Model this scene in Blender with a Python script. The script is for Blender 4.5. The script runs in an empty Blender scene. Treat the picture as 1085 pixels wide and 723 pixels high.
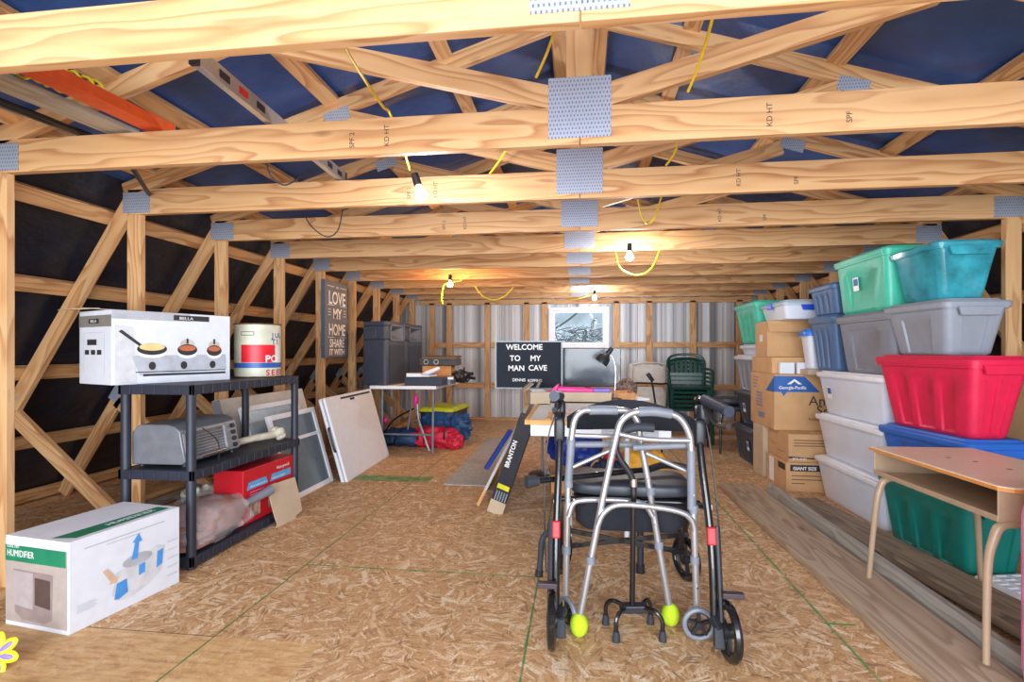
import bpy, bmesh, math, random
from mathutils import Vector, Matrix, noise
random.seed(7)
sc = bpy.context.scene
COL = sc.collection
PI = math.pi
# ------------------------------------------------------------------ camera, light, exposure
YAW = math.atan(71.5/558); CA, SA = math.cos(YAW), math.sin(YAW); EYE = 1.12; FPX = 558
cam = bpy.data.cameras.new('camera'); co = bpy.data.objects.new('camera', cam); COL.objects.link(co)
co.location = (0, 0, EYE); co.rotation_euler = (PI/2, 0, YAW)
cam.sensor_width = 36; cam.lens = FPX/1085*36; cam.shift_y = 10.5/1085; cam.clip_start = .02
sc.camera = co
sc.view_settings.view_transform = 'Standard'; sc.view_settings.look = 'None'
sc.view_settings.exposure = 0.24; sc.view_settings.gamma = 1; sc.view_settings.use_curve_mapping = False
w = bpy.data.worlds.new('world'); sc.world = w; w.use_nodes = True
w.node_tree.nodes['Background'].inputs[0].default_value = (.80, .90, 1, 1)
w.node_tree.nodes['Background'].inputs[1].default_value = 1.1
BULB_W = 15.0
def lamp(name, kind, loc, energy, color, rot=(0, 0, 0), size=.1, size_y=None):
    l = bpy.data.lights.new(name, kind); l.energy = energy; l.color = color
    if kind == 'AREA':
        l.shape = 'RECTANGLE'; l.size = size; l.size_y = size_y or size
    else: l.shadow_soft_size = size
    o = bpy.data.objects.new(name, l); COL.objects.link(o); o.location = loc; o.rotation_euler = rot
    return o
# added fill light from behind the camera, as if an unseen door stood open
lamp('added_front_fill', 'AREA', (0, -1.9, 1.25), 300, (.88, .94, 1), (math.radians(88), 0, 0), 4.6, 1.9)

def P(px, py, Y):      # the point at depth Y that the photograph shows at px, py
    k = (px-542.5)/FPX; fw = Y/(k*SA+CA)
    return Vector((k*fw*CA-fw*SA, Y, EYE+(372-py)/FPX*fw))
# ------------------------------------------------------------------ materials
def lin(c):
    return tuple(((x/255)/12.92 if x/255 <= .04045 else ((x/255+.055)/1.055)**2.4) for x in c)+(1,)
def newmat(name):
    m = bpy.data.materials.new(name); m.use_nodes = True
    nt = m.node_tree; return m, nt, nt.nodes['Principled BSDF']
def nd(nt, typ, **kw):
    n = nt.nodes.new(typ)
    for k, v in kw.items():
        if k.startswith('i_'):
            n.inputs[int(k[2:]) if k[2:].isdigit() else k[2:].replace('_', ' ')].default_value = v
        else: setattr(n, k, v)
    return n
def mathn(nt, op, a, b=None, clamp=False):
    n = nt.nodes.new('ShaderNodeMath'); n.operation = op; n.use_clamp = clamp
    for i, v in enumerate((a, b)):
        if v is None: continue
        if hasattr(v, 'is_output') or hasattr(v, 'links'): nt.links.new(v, n.inputs[i])
        else: n.inputs[i].default_value = v
    return n.outputs[0]
def mixc(nt, f, a, b):
    n = nt.nodes.new('ShaderNodeMix'); n.data_type = 'RGBA'
    for sock, v in ((n.inputs[0], f), (n.inputs[6], a), (n.inputs[7], b)):
        if hasattr(v, 'links'): nt.links.new(v, sock)
        else: sock.default_value = v
    return n.outputs[2]
def coords(nt, rnd=True, world=False):
    tc = nt.nodes.new('ShaderNodeTexCoord'); v = tc.outputs['Object']
    if world: v = nt.nodes.new('ShaderNodeNewGeometry').outputs['Position']
    if rnd:
        oi = nt.nodes.new('ShaderNodeObjectInfo'); mu = mathn(nt, 'MULTIPLY', oi.outputs['Random'], 37.0)
        a = nt.nodes.new('ShaderNodeVectorMath'); a.operation = 'ADD'
        nt.links.new(v, a.inputs[0]); nt.links.new(mu, a.inputs[1]); v = a.outputs[0]
    return v
def scaled(nt, v, s):
    m = nt.nodes.new('ShaderNodeVectorMath'); m.operation = 'MULTIPLY'
    nt.links.new(v, m.inputs[0]); m.inputs[1].default_value = s; return m.outputs[0]
def noisen(nt, v, scale, detail=3, rough=.55):
    n = nt.nodes.new('ShaderNodeTexNoise'); n.inputs['Scale'].default_value = scale
    n.inputs['Detail'].default_value = detail; n.inputs['Roughness'].default_value = rough
    nt.links.new(v, n.inputs['Vector']); return n.outputs['Fac']
def ramp(nt, f, stops):
    r = nt.nodes.new('ShaderNodeValToRGB'); el = r.color_ramp.elements
    while len(el) < len(stops): el.new(.5)
    for e, (p, c) in zip(el, stops): e.position = p; e.color = c
    nt.links.new(f, r.inputs[0]); return r.outputs[0]
def bump(nt, b, h, strength=.2, dist=.01):
    n = nt.nodes.new('ShaderNodeBump'); n.inputs['Strength'].default_value = strength
    n.inputs['Distance'].default_value = dist
    nt.links.new(h, n.inputs['Height']); nt.links.new(n.outputs[0], b.inputs['Normal'])
_mc = {}
def mat(name, rgb, rough=.5, metal=0., var=.06, nscale=18, alpha=1., bmp=.05, trans=0, coat=0):
    """plain surface with a faint procedural mottling"""
    if name in _mc: return _mc[name]
    m, nt, b = newmat(name); v = coords(nt)
    c = lin(rgb); n = noisen(nt, v, nscale, 4)
    lo = tuple(x*(1-var*2) for x in c[:3])+(1,); hi = tuple(min(1, x*(1+var*2)) for x in c[:3])+(1,)
    nt.links.new(ramp(nt, n, [(.3, lo), (.7, hi)]), b.inputs['Base Color'])
    b.inputs['Roughness'].default_value = rough; b.inputs['Metallic'].default_value = metal
    b.inputs['Alpha'].default_value = alpha; b.inputs['Transmission Weight'].default_value = trans
    b.inputs['Coat Weight'].default_value = coat
    if bmp: bump(nt, b, n, bmp, .01)
    _mc[name] = m; return m
def wood(name, base, dark, light, rings=55., knots=True, rough=.6):
    """lumber: grain runs along the piece's own X"""
    m, nt, b = newmat(name); v = coords(nt)
    warp = noisen(nt, scaled(nt, v, (.9, 7, 7)), 1.0, 2)
    sep = nt.nodes.new('ShaderNodeSeparateXYZ'); nt.links.new(v, sep.inputs[0])
    s = mathn(nt, 'ADD', mathn(nt, 'MULTIPLY', sep.outputs[1], rings*.7), mathn(nt, 'MULTIPLY', sep.outputs[2], rings*1.0))
    s = mathn(nt, 'ADD', s, mathn(nt, 'MULTIPLY', warp, 26.0))
    s = mathn(nt, 'FRACT', mathn(nt, 'MULTIPLY', s, .32))
    col = ramp(nt, s, [(0, lin(light)), (.5, lin(base)), (.86, lin(dark)), (1, lin(light))])
    fine = noisen(nt, scaled(nt, v, (2, 90, 90)), 1.0, 3)
    col = mixc(nt, mathn(nt, 'MULTIPLY', fine, .5), col, lin(base))
    big = noisen(nt, scaled(nt, v, (.8, 3, 3)), 1.0, 2)
    col = mixc(nt, ramp(nt, big, [(.35, (.0, .0, .0, 1)), (.75, (.55, .55, .55, 1))]), col, lin(light))
    if knots:
        vo = nt.nodes.new('ShaderNodeTexVoronoi'); vo.inputs['Scale'].default_value = 1.0
        nt.links.new(scaled(nt, v, (1.6, 5, 5)), vo.inputs['Vector'])
        k = ramp(nt, vo.outputs['Distance'], [(.03, (1, 1, 1, 1)), (.10, (0, 0, 0, 1))])
        col = mixc(nt, mathn(nt, 'MULTIPLY', k, .75), col, lin((120, 72, 38)))
    nt.links.new(col, b.inputs['Base Color']); b.inputs['Roughness'].default_value = rough
    bump(nt, b, fine, .12, .004); _mc[name] = m; return m

PINE = wood('pine_lumber', (206, 158, 106), (160, 96, 48), (218, 178, 130), 40.)
PINE_P = wood('pale_pine_lumber', (216, 186, 146), (188, 150, 104), (230, 204, 168), 40.)
OLDW = wood('weathered_plank', (172, 148, 122), (136, 110, 84), (190, 170, 146), 20.)
GREYW = wood('grey_weathered_lumber', (160, 154, 144), (124, 116, 104), (184, 178, 168), 40.)
OAKT = wood('oak_trim', (214, 158, 86), (176, 116, 54), (228, 180, 112), 60., False)
DARKPL = wood('dirty_dark_plank', (122, 104, 86), (74, 62, 52), (158, 138, 112), 22.)

def osb():
    m, nt, b = newmat('osb_floor'); v = coords(nt, False, True)
    def flakes(seed, cell, stretch):
        off = nt.nodes.new('ShaderNodeVectorMath'); off.operation = 'ADD'; off.inputs[1].default_value = (seed, seed*1.7, 0)
        nt.links.new(v, off.inputs[0])
        vo = nt.nodes.new('ShaderNodeTexVoronoi'); vo.inputs['Scale'].default_value = cell; nt.links.new(off.outputs[0], vo.inputs['Vector'])
        sp = nt.nodes.new('ShaderNodeSeparateColor'); nt.links.new(vo.outputs['Color'], sp.inputs[0])
        rot = nt.nodes.new('ShaderNodeVectorRotate'); rot.rotation_type = 'Z_AXIS'
        nt.links.new(off.outputs[0], rot.inputs['Vector']); nt.links.new(mathn(nt, 'MULTIPLY', sp.outputs[0], 6.28), rot.inputs['Angle'])
        w2 = mathn(nt, 'MULTIPLY', noisen(nt, off.outputs[0], 30, 2), .45)
        v2 = nt.nodes.new('ShaderNodeTexVoronoi'); v2.inputs['Scale'].default_value = 1
        sv = scaled(nt, rot.outputs[0], stretch)
        ad = nt.nodes.new('ShaderNodeVectorMath'); ad.operation = 'ADD'; nt.links.new(sv, ad.inputs[0]); nt.links.new(w2, ad.inputs[1])
        nt.links.new(ad.outputs[0], v2.inputs['Vector'])
        s2 = nt.nodes.new('ShaderNodeSeparateColor'); nt.links.new(v2.outputs['Color'], s2.inputs[0])
        return s2.outputs[0], s2.outputs[1], v2.outputs['Distance']
    a1, a2, d1 = flakes(0, 6, (10, 50, 1)); b1, b2, d2 = flakes(3.1, 9, (14, 75, 1)); c1, c2, d3 = flakes(7.7, 14, (26, 130, 1))
    tones = [(0, lin((150, 104, 70))), (.10, lin((192, 148, 106))), (.45, lin((212, 172, 128))), (.8, lin((226, 190, 146))), (.9, lin((240, 214, 176))), (1, lin((250, 232, 202)))]
    base = [(0, lin((160, 118, 76))), (.25, lin((198, 154, 104))), (.7, lin((212, 168, 120))), (1, lin((224, 184, 138)))]
    hi = [(0, lin((226, 190, 142))), (.6, lin((238, 208, 168))), (1, lin((250, 232, 200)))]
    col = ramp(nt, c1, base)
    col = mixc(nt, ramp(nt, b2, [(.50, (0, 0, 0, 1)), (.52, (.8, .8, .8, 1))]), col, ramp(nt, b1, base))
    col = mixc(nt, ramp(nt, a2, [(.84, (0, 0, 0, 1)), (.85, (.95, .95, .95, 1))]), col, ramp(nt, a1, hi))
    col = mixc(nt, ramp(nt, b1, [(.87, (0, 0, 0, 1)), (.88, (.8, .8, .8, 1))]), col, ramp(nt, b2, hi))
    col = mixc(nt, ramp(nt, c2, [(.91, (0, 0, 0, 1)), (.92, (.8, .8, .8, 1))]), col, lin((240, 212, 172)))
    col = mixc(nt, ramp(nt, c2, [(.05, (.75, .75, .75, 1)), (.06, (0, 0, 0, 1))]), col, lin((118, 84, 54)))
    fine = noisen(nt, scaled(nt, v, (1, 1, 1)), 130, 4, .7)
    col = mixc(nt, ramp(nt, fine, [(.42, (.5, .5, .5, 1)), (.56, (0, 0, 0, 1))]), col, lin((160, 118, 78)))
    big = noisen(nt, v, 1.3, 3)
    col = mixc(nt, ramp(nt, big, [(.4, (0, 0, 0, 1)), (.75, (.25, .25, .25, 1))]), col, lin((190, 146, 104)))
    sep = nt.nodes.new('ShaderNodeSeparateXYZ'); nt.links.new(v, sep.inputs[0]); X, Y = sep.outputs[0], sep.outputs[1]
    def line(c, pos, half):
        return mathn(nt, 'LESS_THAN', mathn(nt, 'ABSOLUTE', mathn(nt, 'SUBTRACT', c, pos)), half)
    def between(c, lo, hi):
        return mathn(nt, 'MULTIPLY', mathn(nt, 'GREATER_THAN', c, lo), mathn(nt, 'LESS_THAN', c, hi))
    def OR(*a):
        r = a[0]
        for x in a[1:]: r = mathn(nt, 'MAXIMUM', r, x)
        return r
    sm = mathn(nt, 'MULTIPLY', mathn(nt, 'LESS_THAN', Y, 1.9), mathn(nt, 'LESS_THAN', X, -.98))
    streak = noisen(nt, scaled(nt, v, (3, 14, 1)), 3.0, 5)
    col = mixc(nt, mathn(nt, 'MULTIPLY', sm, .72), col, ramp(nt, streak, [(.3, lin((176, 128, 80))), (.5, lin((212, 168, 112))), (.7, lin((228, 190, 136)))]))
    wob = mathn(nt, 'MULTIPLY', noisen(nt, v, 6, 2), .004); Xw = mathn(nt, 'ADD', X, wob)
    green = OR(line(Xw, 1.012, .0065), line(Xw, -.198, .005), line(Xw, -1.418, .0045),
               mathn(nt, 'MULTIPLY', line(Y, 2.6, .006), between(X, -1.42, -.2)),
               mathn(nt, 'MULTIPLY', line(Y, 2.31, .006), between(X, 1.0, 1.12)),
               mathn(nt, 'MULTIPLY', line(Y, 4.45, .10), between(X, -2.1, -1.28)))
    gfade = ramp(nt, noisen(nt, v, 12, 3), [(.35, (.4, .4, .4, 1)), (.6, (.95, .95, .95, 1))])
    gf = mathn(nt, 'MULTIPLY', green, gfade)
    col = mixc(nt, gf, col, lin((60, 140, 74)))
    dark = OR(mathn(nt, 'MULTIPLY', line(Y, 1.9, .003), between(X, -2.6, -1.42)), mathn(nt, 'MULTIPLY', line(Y, 5.05, .004), between(X, -2.6, -1.42)),
              mathn(nt, 'MULTIPLY', line(Y, 3.75, .003), between(X, -.2, 1.01)), mathn(nt, 'MULTIPLY', line(Y, 1.35, .003), between(X, -.2, 1.01)),
              mathn(nt, 'MULTIPLY', line(Y, 5.0, .004), between(X, 1.01, 2.6)), line(X, -.2, .001), line(X, -1.42, .0015))
    col = mixc(nt, mathn(nt, 'MULTIPLY', dark, .75), col, lin((70, 48, 30)))
    nt.links.new(col, b.inputs['Base Color']); b.inputs['Roughness'].default_value = .62
    bump(nt, b, a1, .15, .003); _mc['osb'] = m; return m
OSB = osb()
def navy():
    m, nt, b = newmat('navy_underlayment'); v = coords(nt, False, True)
    n = noisen(nt, scaled(nt, v, (1, 1, 2)), 2.5, 4)
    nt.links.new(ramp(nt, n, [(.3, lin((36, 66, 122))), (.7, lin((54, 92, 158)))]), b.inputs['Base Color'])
    b.inputs['Roughness'].default_value = .42; bump(nt, b, n, .5, .05); return m
def navy_shaded():  # same navy sheet; dimmer light on the side slopes put into the colour
    m, nt, b = newmat('shaded_underlayment'); v = coords(nt, False, True)
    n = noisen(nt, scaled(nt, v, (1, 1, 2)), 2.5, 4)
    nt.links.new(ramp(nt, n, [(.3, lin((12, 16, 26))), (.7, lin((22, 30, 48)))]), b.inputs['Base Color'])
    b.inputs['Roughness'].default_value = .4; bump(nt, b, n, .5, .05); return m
NAVY = navy(); NAVY_SHADE = navy_shaded()
def corrugated():
    m, nt, b = newmat('galvanised_siding'); v = coords(nt, False, True)
    sep = nt.nodes.new('ShaderNodeSeparateXYZ'); nt.links.new(v, sep.inputs[0])
    st = nt.nodes.new('ShaderNodeTexNoise'); st.noise_dimensions = '1D'; st.inputs['Scale'].default_value = 7; st.inputs['Detail'].default_value = 4
    nt.links.new(sep.outputs[0], st.inputs['W'])
    col = ramp(nt, st.outputs['Fac'], [(.34, lin((138, 140, 146))), (.48, lin((192, 196, 202))), (.62, lin((222, 226, 230)))])
    nt.links.new(col, b.inputs['Base Color']); b.inputs['Roughness'].default_value = .4; b.inputs['Metallic'].default_value = .1
    return m
SIDING = corrugated()
def plate():
    m, nt, b = newmat('galvanised_truss_plate'); v = coords(nt, False)
    br = nt.nodes.new('ShaderNodeTexBrick'); br.inputs['Scale'].default_value = 1.0
    br.inputs['Brick Width'].default_value = .0135; br.inputs['Row Height'].default_value = .017; br.inputs['Mortar Size'].default_value = .0046
    br.offset = .5
    rt = nt.nodes.new('ShaderNodeVectorRotate'); rt.rotation_type = 'X_AXIS'; rt.inputs['Angle'].default_value = PI/2
    nt.links.new(v, rt.inputs['Vector']); nt.links.new(rt.outputs[0], br.inputs['Vector'])
    br.inputs['Color1'].default_value = lin((104, 110, 126)); br.inputs['Color2'].default_value = lin((132, 138, 152)); br.inputs['Mortar'].default_value = lin((178, 188, 208))
    nt.links.new(br.outputs['Color'], b.inputs['Base Color'])
    b.inputs['Metallic'].default_value = .35; b.inputs['Roughness'].default_value = .35
    bump(nt, b, br.outputs['Fac'], .6, .004); return m
PLATE = plate()
def emit(name, rgb, s):
    m, nt, b = newmat(name); b.inputs['Base Color'].default_value = (1, 1, 1, 1)
    b.inputs['Emission Color'].default_value = lin(rgb); b.inputs['Emission Strength'].default_value = s; return m
BLACK = mat('black_plastic', (34, 36, 42), .42); BLACKG = mat('gloss_black_metal', (20, 21, 25), .22, 0, coat=.4)
SLATE = mat('slate_black_resin', (40, 46, 60), .5); RUBBER = mat('dark_rubber', (44, 48, 56), .7)
FABRIC = mat('black_fabric', (36, 40, 48), .85, bmp=.3, nscale=140); NAVYF = mat('navy_fabric', (34, 44, 66), .8, bmp=.3, nscale=90)
ALU = mat('satin_aluminium', (190, 192, 196), .3, .75, .03); CHROME = mat('chrome', (220, 222, 226), .12, .95, .01)
GREYP = mat('grey_vinyl_grip', (118, 124, 134), .45); WHITE = mat('white_plastic', (240, 243, 250), .4, var=.02)
OFFW = mat('white_carton', (222, 228, 238), .45, var=.02); CARD = mat('brown_cardboard', (204, 162, 116), .8, var=.05, nscale=6)
CARDL = mat('pale_cardboard', (196, 176, 150), .8, var=.05, nscale=6); RED = mat('red_print', (204, 30, 44), .4, var=.03)
TEAL = mat('sea_green_plastic', (64, 186, 158), .4, var=.03); DTEAL = mat('dark_teal_plastic', (14, 118, 108), .4, var=.03)
REDT = mat('crimson_plastic', (214, 34, 74), .4, var=.03); BLUET = mat('royal_blue_plastic', (40, 104, 196), .4, var=.03)
GREYT = mat('grey_plastic_tote', (142, 150, 162), .42, var=.02); GREYD = mat('mid_grey_plastic_tote', (128, 132, 144), .42, var=.02)
SLB = mat('slate_blue_plastic', (74, 104, 146), .42, var=.03); CHARC = mat('charcoal_plastic', (58, 66, 80), .45, var=.03)
MILK = mat('milky_clear_plastic', (222, 230, 244), .3, var=.02, nscale=5, alpha=.95)
CLR = mat('clear_plastic', (206, 222, 238), .15, var=.02, alpha=.6); CTEAL = mat('clear_teal_plastic', (60, 166, 186), .15, var=.2, nscale=9, alpha=.66)
BLID = mat('bright_blue_lid', (52, 120, 214), .4, var=.02)
YELL = mat('yellow_plastic', (222, 216, 36), .5, var=.1, nscale=9); CORDY = mat('yellow_cord', (232, 202, 40), .5)
LIME = mat('tennis_ball_felt', (184, 214, 34), .9, bmp=.4, nscale=160, var=.03)
INK = mat('dark_print', (50, 48, 52), .6); BLUEI = mat('blue_print', (40, 98, 176), .5); GREENI = mat('green_print', (24, 128, 92), .5)
TXTW = mat('white_lettering', (244, 244, 244), .5, var=.0, bmp=0); CREAM = mat('cream_tin', (206, 210, 188), .4, var=.08, nscale=10)
RUST = mat('rusty_rim', (110, 76, 50), .6, var=.3, nscale=60); TAN = mat('tan_enamel', (176, 150, 124), .35, var=.03)
BEIGE = mat('beige_laminate', (232, 214, 184), .35, var=.03, nscale=60); GLASS = mat('grey_window_screen', (108, 124, 134), .15, var=.04)
PINK = mat('hot_pink_plastic', (240, 44, 150), .4); PINKL = mat('light_pink_plastic', (236, 150, 200), .45); PURP = mat('violet_plastic', (142, 120, 214), .4)
GREENC = mat('dark_green_resin', (16, 66, 60), .3, var=.03); ORANGE = mat('orange_paint', (214, 84, 34), .45)
KHAKI = mat('taupe_metal', (200, 196, 190), .45); BLUEF = mat('blue_nylon', (38, 82, 132), .55, var=.25, nscale=10, bmp=.5)
REDF = mat('red_nylon', (206, 28, 60), .55, var=.15, nscale=10, bmp=.5); ROYAL = mat('royal_blue_tarp', (34, 62, 160), .45, var=.12, nscale=8, bmp=.4)
AMBER = mat('yellow_orange_bag', (240, 172, 26), .5, var=.08, nscale=7, bmp=.4); BROWNF = mat('dusty_brown_cloth', (164, 118, 104), .8, var=.1, nscale=12, bmp=.3)
BAG = mat('clear_bag_film', (226, 226, 232), .12, var=.0, alpha=.26, bmp=.6, nscale=16); BONE = mat('weathered_bone', (206, 200, 180), .7, var=.12, nscale=14, bmp=.4)
STEEL = mat('brushed_steel', (168, 170, 174), .3, .5, .03); MATG = mat('grey_carpet_mat', (172, 168, 162), .95, var=.12, nscale=60, bmp=.4)
GREYPAINT = mat('blue_grey_sign_edge', (84, 98, 118), .5); SIGNF = mat('grey_sign_face', (112, 114, 122), .6, var=.05); SCREEN = mat('dark_screen', (66, 76, 88), .12, var=.02)

# ------------------------------------------------------------------ mesh helpers
def rot_to(d, up=Vector((0, 0, 1))):
    x = Vector(d).normalized(); u = Vector(up)
    if abs(x.dot(u)) > .999: u = Vector((0, 1, 0))
    y = u.cross(x).normalized(); z = x.cross(y)
    return Matrix((x, y, z)).transposed()
class B:
    def __init__(s): s.m = bmesh.new()
    def box(s, c, d, M=None, taper=None):
        vs = []
        for z in (-.5, .5):
            t = 1 if (taper is None or z > 0) else taper
            for x, y in ((-.5, -.5), (.5, -.5), (.5, .5), (-.5, .5)):
                p = Vector((x*d[0]*t, y*d[1]*t, z*d[2]))
                if M is not None: p = M @ p
                vs.append(s.m.verts.new(p+Vector(c)))
        for f in ((3, 2, 1, 0), (4, 5, 6, 7), (0, 1, 5, 4), (1, 2, 6, 5), (2, 3, 7, 6), (3, 0, 4, 7)): s.m.faces.new([vs[i] for i in f])
        return s
    def bar(s, p0, p1, wy, hz, up=(0, 0, 1)):
        p0, p1 = Vector(p0), Vector(p1)
        return s.box((p0+p1)/2, ((p1-p0).length, wy, hz), rot_to(p1-p0, up))
    def tube(s, pts, r, n=10, smooth=True, cap=True):
        pts = [Vector(p) for p in pts]
        if smooth and len(pts) > 2:
            out = []
            for i in range(len(pts)-1):
                a = pts[max(i-1, 0)]; b = pts[i]; c = pts[i+1]; d = pts[min(i+2, len(pts)-1)]
                for k in range(6):
                    t = k/6; out.append(.5*((2*b)+(c-a)*t+(2*a-5*b+4*c-d)*t*t+(3*b-a-3*c+d)*t**3))
            out.append(pts[-1]); pts = out
        rs = r if isinstance(r, (list, tuple)) else None
        rings = []; u = None
        for i, p in enumerate(pts):
            t = (pts[min(i+1, len(pts)-1)]-pts[max(i-1, 0)])
            if t.length < 1e-9: t = Vector((0, 0, 1))
            t.normalize()
            if u is None:
                u = t.cross(Vector((0, 0, 1)) if abs(t.z) < .9 else Vector((0, 1, 0))).normalized()
            else: u = (u-t*u.dot(t)).normalized()
            vv = t.cross(u); rr = r if rs is None else rs[0]+(rs[1]-rs[0])*i/(len(pts)-1)
            rings.append([s.m.verts.new(p+(u*math.cos(2*PI*k/n)+vv*math.sin(2*PI*k/n))*rr) for k in range(n)])
        for a, b in zip(rings, rings[1:]):
            for k in range(n): s.m.faces.new((a[k], a[(k+1) % n], b[(k+1) % n], b[k]))
        if cap: s.m.faces.new(rings[0][::-1]); s.m.faces.new(rings[-1])
        return s
    def cyl(s, p0, p1, r, n=14): return s.tube([p0, p1], r, n, False)
    def lathe(s, prof, n=24, c=(0, 0, 0), M=None):
        rings = []
        for r, z in prof:
            ring = []
            for k in range(n):
                p = Vector((r*math.cos(2*PI*k/n), r*math.sin(2*PI*k/n), z))
                if M is not None: p = M @ p
                ring.append(s.m.verts.new(p+Vector(c)))
            rings.append(ring)
        for a, b in zip(rings, rings[1:]):
            for k in range(n): s.m.faces.new((a[k], a[(k+1) % n], b[(k+1) % n], b[k]))
        s.m.faces.new(rings[0][::-1]); s.m.faces.new(rings[-1]); return s
    def loft(s, secs, cap=True):
        rings = [[s.m.verts.new(p) for p in sec] for sec in secs]; n = len(rings[0])
        for a, b in zip(rings, rings[1:]):
            for k in range(n): s.m.faces.new((a[k], a[(k+1) % n], b[(k+1) % n], b[k]))
        if cap: s.m.faces.new(rings[0][::-1]); s.m.faces.new(rings[-1])
        return s
    def torus(s, c, axis, R, r, n=28, k=8):
        M = rot_to(axis); rings = []
        for i in range(n):
            a = 2*PI*i/n; ring = []
            for j in range(k):
                b = 2*PI*j/k; q = Vector((r*math.sin(b), (R+r*math.cos(b))*math.cos(a), (R+r*math.cos(b))*math.sin(a)))
                ring.append(s.m.verts.new(M @ q+Vector(c)))
            rings.append(ring)
        for i in range(n):
            a, b = rings[i], rings[(i+1) % n]
            for j in range(k): s.m.faces.new((a[j], a[(j+1) % k], b[(j+1) % k], b[j]))
        return s
    def blob(s, c, d, M=None, amp=.12, fr=3., seed=0, p=2.0, seg=28, flat=None):
        rings = []
        for i in range(1, seg):
            th = PI*i/seg; ring = []
            for j in range(seg*2):
                ph = PI*j/seg
                sg = lambda x, e: math.copysign(abs(x)**e, x)
                e = 2/p
                q = Vector((sg(math.sin(th), e)*sg(math.cos(ph), e)*d[0]/2, sg(math.sin(th), e)*sg(math.sin(ph), e)*d[1]/2, sg(math.cos(th), e)*d[2]/2))
                k = 1+amp*noise.noise(Vector((q.x, q.y, q.z))*fr/max(d)*2+Vector((seed*3.1, seed, 0)))*2 + amp*.4*noise.noise(Vector(q)*fr*3/max(d)*2+Vector((seed, 5, seed)))
                q *= k
                if flat is not None: q.z = max(q.z, flat)
                if M is not None: q = M @ q
                ring.append(s.m.verts.new(q+Vector(c)))
            rings.append(ring)
        n = seg*2
        for a, b in zip(rings, rings[1:]):
            for k in range(n): s.m.faces.new((a[k], b[k], b[(k+1) % n], a[(k+1) % n]))
        s.m.faces.new(rings[0]); s.m.faces.new(rings[-1][::-1]); return s
    def ngon(s, pts): s.m.faces.new([s.m.verts.new(p) for p in pts]); return s
    def prism(s, pts, d):
        d = Vector(d); a = [s.m.verts.new(p) for p in pts]; b = [s.m.verts.new(Vector(p)+d) for p in pts]; n = len(a)
        s.m.faces.new(a[::-1]); s.m.faces.new(b)
        for k in range(n): s.m.faces.new((a[k], a[(k+1) % n], b[(k+1) % n], b[k]))
        return s
    def to(s, name, m, parent=None, smooth=False, bev=0, loc=None, mx=None):
        bmesh.ops.recalc_face_normals(s.m, faces=s.m.faces)
        me = bpy.data.meshes.new(name); s.m.to_mesh(me); s.m.free(); me.materials.append(m)
        o = bpy.data.objects.new(name, me); COL.objects.link(o)
        if smooth:
            me.polygons.foreach_set('use_smooth', [True]*len(me.polygons))
            me.set_sharp_from_angle(angle=math.radians(38))
        if parent is not None: o.parent = parent
        if mx is not None: o.matrix_local = mx
        if loc is not None: o.location = loc
        if bev:
            md = o.modifiers.new('edge', 'BEVEL'); md.width = bev; md.segments = 2; md.limit_method = 'ANGLE'
        return o
def tag(o, label=None, cat=None, group=None, kind=None):
    if label: o['label'] = label
    if cat: o['category'] = cat
    if group: o['group'] = group
    if kind: o['kind'] = kind
    return o
def root(name, label, cat, loc=(0, 0, 0), rz=0, group=None):
    o = bpy.data.objects.new(name, None); COL.objects.link(o); o.empty_display_size = .1
    o.location = loc; o.rotation_euler = (0, 0, rz); return tag(o, label, cat, group)
def struct(o): o['kind'] = 'structure'; return o
def copy_tree(o, parent=None):
    c = o.copy(); COL.objects.link(c); c.parent = parent
    for ch in list(o.children): copy_tree(ch, c)
    return c
def text(name, s, size, m, parent, loc, R, align='LEFT', ext=.0006, sx=1.0, bold=0.0):
    cu = bpy.data.curves.new(name, 'FONT'); cu.body = s; cu.size = size; cu.extrude = ext; cu.align_x = align; cu.offset = bold; cu.resolution_u = 3
    tmp = bpy.data.objects.new(name, cu); COL.objects.link(tmp)
    dg = bpy.context.evaluated_depsgraph_get(); me = bpy.data.meshes.new_from_object(tmp.evaluated_get(dg))
    bpy.data.objects.remove(tmp); me.materials.clear(); me.materials.append(m)
    o = bpy.data.objects.new(name, me); COL.objects.link(o)
    if parent is not None: o.parent = parent
    o.matrix_local = Matrix.Translation(loc) @ R.to_4x4() @ Matrix.Diagonal((sx, 1, 1, 1)); return o
def face_R(u, v):
    u = Vector(u).normalized(); v = Vector(v).normalized(); return Matrix((u, v, u.cross(v))).transposed()
class Face:
    """a flat print surface: u to the right, v up, both in metres"""
    def __init__(s, o, u, v, lift=.0012):
        s.u = Vector(u).normalized(); s.v = Vector(v).normalized(); s.n = s.u.cross(s.v); s.o = Vector(o)+s.n*lift
    def p(s, a, b, k=0): return s.o+s.u*a+s.v*b+s.n*k
    def poly(s, b, pts, k=0): b.ngon([s.p(x, y, k) for x, y in pts]); return b
    def rect(s, b, x0, y0, x1, y1, k=0): return s.poly(b, [(x0, y0), (x1, y0), (x1, y1), (x0, y1)], k)
    def ell(s, b, cx, cy, rx, ry, k=0, n=24): return s.poly(b, [(cx+rx*math.cos(2*PI*i/n), cy+ry*math.sin(2*PI*i/n)) for i in range(n)], k)
    def text(s, name, st, size, m, parent, a, b, sx=1., bold=0, align='LEFT', k=.0004): return text(name, st, size, m, parent, s.p(a, b, k), face_R(s.u, s.v), align, .0002, sx, bold)
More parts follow.
